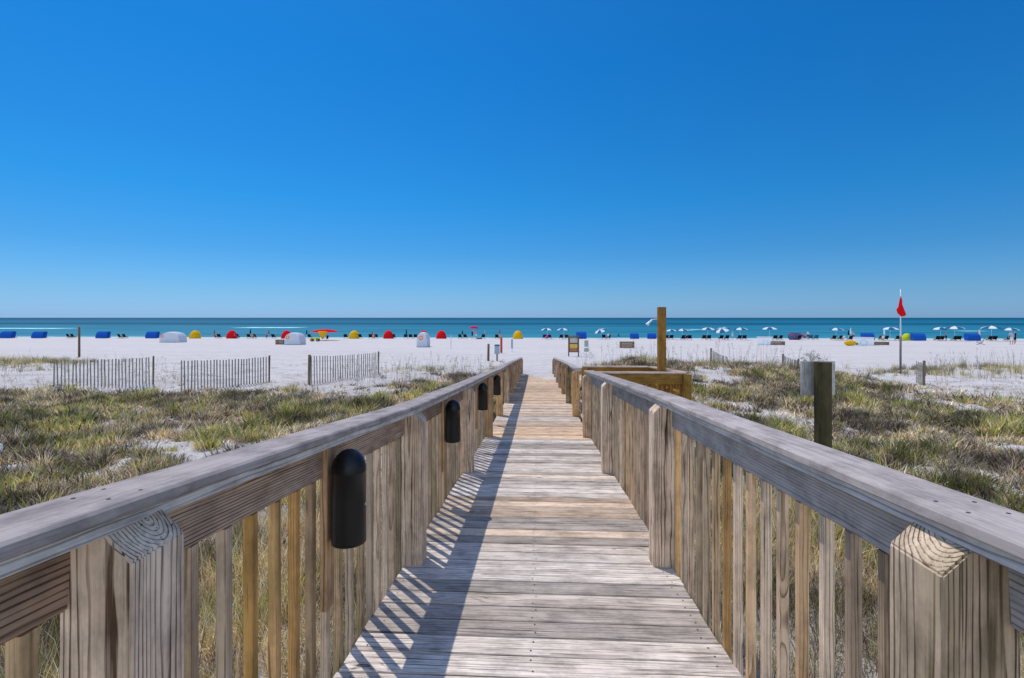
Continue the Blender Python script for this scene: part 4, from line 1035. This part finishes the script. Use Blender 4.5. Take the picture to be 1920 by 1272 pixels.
# ------------------------------------------------------------------ vegetation
def mat_grass(name, trans=.25):
    k = NT(name); c = k.n('Attribute', attribute_name='gcol').outputs['Color']
    d = k.n('BsdfDiffuse'); k.set(d.inputs[0], c); t = k.n('BsdfTranslucent'); k.set(t.inputs[0], c)
    g = k.n('BsdfGlossy'); g.inputs['Roughness'].default_value = .45; g.inputs['Color'].default_value = (.5, .5, .5, 1)
    mx = k.n('MixShader'); mx.inputs[0].default_value = trans
    k.t.links.new(d.outputs[0], mx.inputs[1]); k.t.links.new(t.outputs[0], mx.inputs[2])
    m2 = k.n('MixShader'); m2.inputs[0].default_value = .06
    k.t.links.new(mx.outputs[0], m2.inputs[1]); k.t.links.new(g.outputs[0], m2.inputs[2]); k.t.links.new(m2.outputs[0], k.out.inputs[0])
    return k.m
M['grass'] = mat_grass('dune_grass_blades')
def blades(name, base, h, lean, az, wid, col, mat, curve=1.0):
    """base (n,3), h, lean (horizontal reach as share of h), az, wid, col (n,3)"""
    n = len(base); d = np.stack([np.cos(az), np.sin(az), np.zeros(n)], -1)
    fa = RNG.uniform(0, PI, n); s = np.stack([np.cos(fa), np.sin(fa), np.zeros(n)], -1)
    up = np.array([0, 0, 1.])
    hz = h*np.sqrt(np.clip(1-lean**2, .02, 1))
    mid = base + up*(hz*.62)[:, None] + d*(h*lean*.36)[:, None]
    tip = base + up*(hz)[:, None] + d*(h*lean)[:, None]
    w0 = (wid*.5)[:, None]*s; w1 = (wid*.42)[:, None]*s
    V = np.stack([base-w0, base+w0, mid+w1, mid-w1, tip], 1).reshape(-1, 3)
    b0 = np.arange(n)*5
    q = np.stack([b0, b0+1, b0+2, b0+3], -1); t = np.stack([b0+3, b0+2, b0+4], -1)
    loops = np.concatenate([q, t], 1).ravel(); lt = np.tile([4, 3], n)
    me = np_mesh(name, V, loops, lt, mat)
    c4 = np.ones((n, 5, 4), np.float32)
    c4[:, :, :3] = col[:, None, :]
    a = me.attributes.new('gcol', 'FLOAT_COLOR', 'POINT'); a.data.foreach_set('color', c4.ravel())
    return tag(link(name, me), kind='stuff')
def vis_sample(n, ymin, ymax, side, dens, pxmin=-620, pxmax=2400):
    """random ground points inside the wedge the place shows, kept by density dens(x,y)"""
    out = []
    tot = 0
    while tot < n:
        m = n*2
        d = np.sqrt(RNG.uniform(ymin**2, ymax**2, m)) ; px = RNG.uniform(pxmin, pxmax, m)
        xc = (px-960)/F*d; x = xc*RX-d*RY; y = xc*RY+d*RX
        ok = (np.abs(x) > 1.0) & (np.sign(x) == side) if side else np.abs(x) > 1.0
        x, y = x[ok], y[ok]
        keep = RNG.uniform(0, 1, len(x)) < dens(x, y)
        x, y = x[keep], y[keep]; out.append(np.stack([x, y], -1)); tot += len(x)
        if len(out) > 60: break
    return np.concatenate(out)[:n]
def off_deck(x, y):
    plat = (x > .8) & (x < 2.6) & (y > 8.1) & (y < 10.9)
    return np.where(plat | (np.abs(x) < .98), 0, 1)
def cover(x, y):
    """how much plant cover a spot has, 0..1"""
    n1 = fbm(x/2.3, y/2.3, 41, 4); n2 = fbm(x*1.3, y*1.3, 43, 3)
    n3 = fbm(x*3.1, y*3.1, 47, 2)
    md0 = (x > 2.2) & (y > 13)
    patch = sstep(.445, .515, n1*.40+n2*.30+n3*.30+np.where(x < 0, .012, 0))
    left_ = sstep(17.5+2.0*fbm(x/5, y*0, 77), 14.0, y)
    flat = sstep(20, 13, y)
    md = interp(x, [(1.2, 0), (2.4, 1), (10.5, 1), (13, .5), (14.5, 0)])*np.exp(-((y-19)/5.5)**4)
    right_ = np.maximum(flat*sstep(17, 12.5, y+.0*x), md)
    r = np.where(x < 0, left_, right_)
    # narrow vegetated strip beside the far left railing
    strip = np.exp(-((x+2.6)/2.6)**2)*sstep(25, 22, y)*sstep(12, 15, y)
    r = np.where(x < 0, np.maximum(r, strip*.9), r)
    return patch*r*off_deck(x, y)
def ridges(x, y):
    a = np.exp(-((y-27.5)/1.6)**2)*(sstep(-24, -28, x)+sstep(15, 21, x)+.55*np.exp(-((x+4)/3.)**2)) + .9*np.exp(-((y-23.0)/1.8)**2)*sstep(1.4, 2.2, x)*sstep(12.5, 10, x)
    return a*sstep(.35, .55, fbm(x/1.2, y/1.2, 51, 3))
PAL = {'straw': (.70, .53, .25), 'pale': (.84, .71, .47), 'white': (.88, .80, .68), 'olive': (.38, .33, .085), 'green': (.24, .28, .045), 'bright': (.38, .42, .06), 'brown': (.40, .27, .15), 'grey': (.55, .46, .35), 'dark': (.08, .055, .04)}
def pick(n, weights):
    ks = list(weights); w_ = np.array([weights[k] for k in ks], float)
    if w_.ndim == 1: i = RNG.choice(len(ks), n, p=w_/w_.sum())
    else:
        w_ = w_/w_.sum(0); cs = np.cumsum(w_, 0); i = (RNG.uniform(0, 1, n)[None] > cs).sum(0)
    c = np.array([PAL[k] for k in ks])[np.clip(i, 0, len(ks)-1)]
    return c*RNG.uniform(.7, 1.3, (n, 1))
def clump(name, centers, per, spread, hr, leanr, wr, weights_fn, hscale=None):
    m = len(centers); cnt = RNG.poisson(per, m)+2; idx = np.repeat(np.arange(m), cnt); n = len(idx)
    sp = RNG.uniform(.5, 1.4, m)*spread
    a = RNG.uniform(0, 2*PI, n); r = np.sqrt(RNG.uniform(0, 1, n))*sp[idx]
    x = centers[idx, 0]+np.cos(a)*r; y = centers[idx, 1]+np.sin(a)*r
    ok = (off_deck(x, y) > 0); x, y, idx, a = x[ok], y[ok], idx[ok], a[ok]; n = len(x)
    z = ground(x, y)
    hc = RNG.uniform(*hr, m)
    h = hc[idx]*RNG.uniform(.5, 1.15, n)
    h = h*(.45+1.15*fbm(x/1.3+31, y/1.3, 101, 3))
    ln = RNG.uniform(*leanr, n); az = a+RNG.normal(0, .6, n)
    dist = np.sqrt(x*x+y*y)
    wd = RNG.uniform(*wr, n)*np.clip(dist/6, .6, 2.6)
    col = pick(n, weights_fn(x, y, centers[idx, 0], centers[idx, 1]))
    col = col*(.45+1.1*sstep(.30, .70, fbm(x/.55+11, y/.55, 103, 3)))[:, None]
    print(name, n)
    return blades(name, np.stack([x, y, z-.01], -1), h, ln, az, wd, col, M['grass'])
def w_main(x, y, cx, cy):
    g = sstep(.42, .62, fbm(cx/1.7+5, cy/1.7, 61, 3)); o = np.ones(len(x))
    br = sstep(.45, .6, fbm(cx/1.1, cy/1.1, 67, 3))
    return {'straw': 1.1*o, 'pale': .75*o, 'white': .1*o, 'olive': .38+.6*g, 'green': .02+.18*g, 'bright': .02+.16*g*g, 'brown': .5+.9*br, 'grey': .35+.6*br, 'dark': .3+.6*br}
def w_dead(x, y, cx, cy):
    o = np.ones(len(x)); return {'straw': .6*o, 'pale': .55*o, 'white': .3*o, 'olive': .25*o, 'brown': .9*o, 'grey': .9*o, 'dark': .8*o}
def w_ridge(x, y, cx, cy):
    o = np.ones(len(x)); return {'straw': .8*o, 'olive': .9*o, 'green': .4*o, 'brown': .4*o, 'grey': .5*o, 'dark': .15*o}
DEN = lambda x, y: np.clip(cover(x, y)*1.0, 0, 1)
# ordinary dune grass, nearer and farther belts
c1 = vis_sample(7600, 3.2, 20, 0, DEN); clump('dune_grass', c1, 26, .13, (.10, .31), (.3, .97), (.004, .009), w_main)
c1b = vis_sample(2000, 3.2, 19, 0, lambda x, y: cover(x, y)*sstep(.46, .6, fbm(x/1.4+9, y/1.4, 81, 3))); clump('dune_grass', c1b, 34, .16, (.16, .38), (.2, .9), (.006, .012), lambda x, y, cx, cy: {'olive': 1.0*np.ones(len(x)), 'green': .55*np.ones(len(x)), 'bright': .3*np.ones(len(x)), 'straw': .5*np.ones(len(x)), 'dark': .3*np.ones(len(x))})
# matted dead litter and woody runners close to the sand
c3b = vis_sample(6000, 3.2, 24, 0, lambda x, y: cover(x, y)*sstep(.50, .58, fbm(x/.8+3, y/.8, 85, 3))); clump('ground_cover', c3b, 28, .17, (.10, .32), (.3, .95), (.004, .009), lambda x, y, cx, cy: {'dark': 1.3*np.ones(len(x)), 'brown': .9*np.ones(len(x)), 'grey': .4*np.ones(len(x)), 'pale': .12*np.ones(len(x))})
c2 = vis_sample(14500, 3.2, 21, 0, lambda x, y: np.clip(cover(x, y)+.10*off_deck(x, y)*sstep(21, 15, y), 0, 1)); clump('ground_cover', c2, 16, .24, (.07, .22), (.6, .99), (.005, .013), w_dead)
# rank growth right beside the walk, seen between the balusters
def side_dens(x, y): return np.where((np.abs(x) < 4.2) & (y > -.5), .9, 0)*off_deck(x, y)*sstep(.30, .42, fbm(x/1.1, y/1.1, 91, 3))
def box_sample(n, x0, x1, y0, y1, dens):
    x = RNG.uniform(x0, x1, n); y = RNG.uniform(y0, y1, n); k = RNG.uniform(0, 1, n) < dens(x, y); return np.stack([x[k], y[k]], -1)
c3 = box_sample(4200, -4.2, 4.2, -.4, 7.5, side_dens); clump('dune_grass', c3, 26, .13, (.14, .42), (.1, .9), (.004, .0075), w_main)
# ridges behind and mound crest
c4 = vis_sample(3000, 19, 31, 0, ridges); clump('dune_grass', c4, 12, .14, (.18, .42), (.05, .5), (.003, .005), w_ridge)
# sparse wrack and twigs on the open sand
def sparse(x, y): return sstep(36, 20, y)*sstep(12, 15, y)*.5*sstep(.45, .62, fbm(x/1.5, y/1.5, 71, 3))*off_deck(x, y)*np.where(np.abs(x) > 1.6, 1, 0)
c5 = vis_sample(3400, 13, 33, 0, sparse); clump('ground_cover', c5, 5, .18, (.06, .18), (.3, .95), (.003, .006), w_dead)

# sea oats: tall thin stems with drooping heads
def sea_oats(name, pts, hr):
    V = []; Fc = []; Ccol = []
    for (x, y) in pts:
        z = float(ground(x, y)); h = random.uniform(*hr); a = random.uniform(0, 2*PI); ln = random.uniform(.03, .35)*h
        dist = math.hypot(x, y); w_ = .0016*max(dist/8, 1)
        col = random.choice(((.40, .34, .25), (.30, .26, .20), (.34, .28, .18)))
        P_ = [Vector((x+math.cos(a)*ln*t*t, y+math.sin(a)*ln*t*t, z+h*t)) for t in (0, .35, .7, 1)]
        b = len(V)
        for i, p in enumerate(P_):
            ww = w_*(1-.2*i); V += [(p.x-ww, p.y, p.z), (p.x+ww, p.y, p.z), (p.x, p.y+ww, p.z)]; Ccol += [col]*3
        for i in range(3):
            for j in range(3): Fc.append((b+i*3+j, b+i*3+(j+1) % 3, b+i*3+3+(j+1) % 3, b+i*3+3+j))
        if random.random() < .45:
            for q in range(random.randint(6, 14)):
                t = random.uniform(.78, 1.0); p = P_[0].lerp(P_[3], t); p = Vector((x+math.cos(a)*ln*t*t, y+math.sin(a)*ln*t*t, z+h*t))
                aa = random.uniform(0, 2*PI); L_ = random.uniform(.02, .05); dn = Vector((math.cos(aa)*L_, math.sin(aa)*L_, -random.uniform(0, .03)))
                b = len(V); wv = random.uniform(.004, .009)
                V += [tuple(p), tuple(p+dn+Vector((0, 0, wv))), tuple(p+dn*1.6), tuple(p+dn-Vector((0, 0, wv)))]; Ccol += [(.38, .32, .22)]*4; Fc.append((b, b+1, b+2, b+3))
    me = bpy.data.meshes.new(name); me.from_pydata(V, [], Fc); a = me.attributes.new('gcol', 'FLOAT_COLOR', 'POINT')
    a.data.foreach_set('color', np.concatenate([np.array(Ccol, np.float32), np.ones((len(Ccol), 1), np.float32)], 1).ravel()); me.materials.append(M['grass'])
    return tag(link(name, me), kind='stuff')
pts = []
for _ in range(260):
    px = random.uniform(620, 960); pts.append(at(px, random.uniform(18, 25)))
for _ in range(260):
    px = random.uniform(1050, 1560); pts.append(at(px, random.uniform(19, 25)))
for _ in range(110):
    px = random.uniform(1740, 1930); pts.append(at(px, random.uniform(22, 28)))
for _ in range(90):
    px = random.uniform(-40, 330); pts.append(at(px, random.uniform(16, 28)))
pts = [p for p in pts if abs(p[0]) > 1.5]
sea_oats('sea_oats', pts, (.35, 1.15))
pts = [at(random.uniform(-50, 900), random.uniform(6, 17)) for _ in range(260)] + [at(random.uniform(1300, 1940), random.uniform(6, 18)) for _ in range(260)]
sea_oats('sea_oats', [p for p in pts if abs(p[0]) > 1.5], (.3, .7))
# the bushy plume above the round pile
pl_ = [(lambda q: (q[0]+random.uniform(-.12, .12), q[1]))(at(random.uniform(1500, 1545), 15.5)) for _ in range(26)]
def plume():
    V = []; Fc = []; Cc = []
    x0, y0 = at(1543, 15.5); z0 = zrow(690, 15.5); u = 15.5/F
    for k in range(16):
        ex = random.uniform(-42, 0); ez = random.uniform(22, 38)*(1-abs(ex+15)/80)
        p0 = Vector((x0, y0, z0-.4)); p1 = Vector((x0+ex*u, y0+random.uniform(-.2, .2), z0+ez*u))
        b = len(V); V += [tuple(p0-Vector((.003, 0, 0))), tuple(p0+Vector((.003, 0, 0))), tuple(p1+Vector((.002, 0, 0))), tuple(p1-Vector((.002, 0, 0)))]; Fc.append((b, b+1, b+2, b+3)); Cc += [(.33, .28, .2)]*4
        for q in range(12):
            t = random.uniform(.72, 1.0); p = p0.lerp(p1, t); dn = Vector((random.uniform(-.07, .07), random.uniform(-.05, .05), random.uniform(-.05, .03))); b = len(V)
            V += [tuple(p), tuple(p+dn+Vector((0, 0, .010))), tuple(p+dn*1.3), tuple(p+dn-Vector((0, 0, .010)))]; Cc += [(.36, .31, .24)]*4; Fc.append((b, b+1, b+2, b+3))
    me = bpy.data.meshes.new('dry_plume_plant'); me.from_pydata(V, [], Fc); a = me.attributes.new('gcol', 'FLOAT_COLOR', 'POINT')
    a.data.foreach_set('color', np.concatenate([np.array(Cc, np.float32), np.ones((len(Cc), 1), np.float32)], 1).ravel()); me.materials.append(M['grass'])
    tag(link('dry_plume_plant', me), 'dry feathery plume plant rising behind the round pile', 'plant')
plume()

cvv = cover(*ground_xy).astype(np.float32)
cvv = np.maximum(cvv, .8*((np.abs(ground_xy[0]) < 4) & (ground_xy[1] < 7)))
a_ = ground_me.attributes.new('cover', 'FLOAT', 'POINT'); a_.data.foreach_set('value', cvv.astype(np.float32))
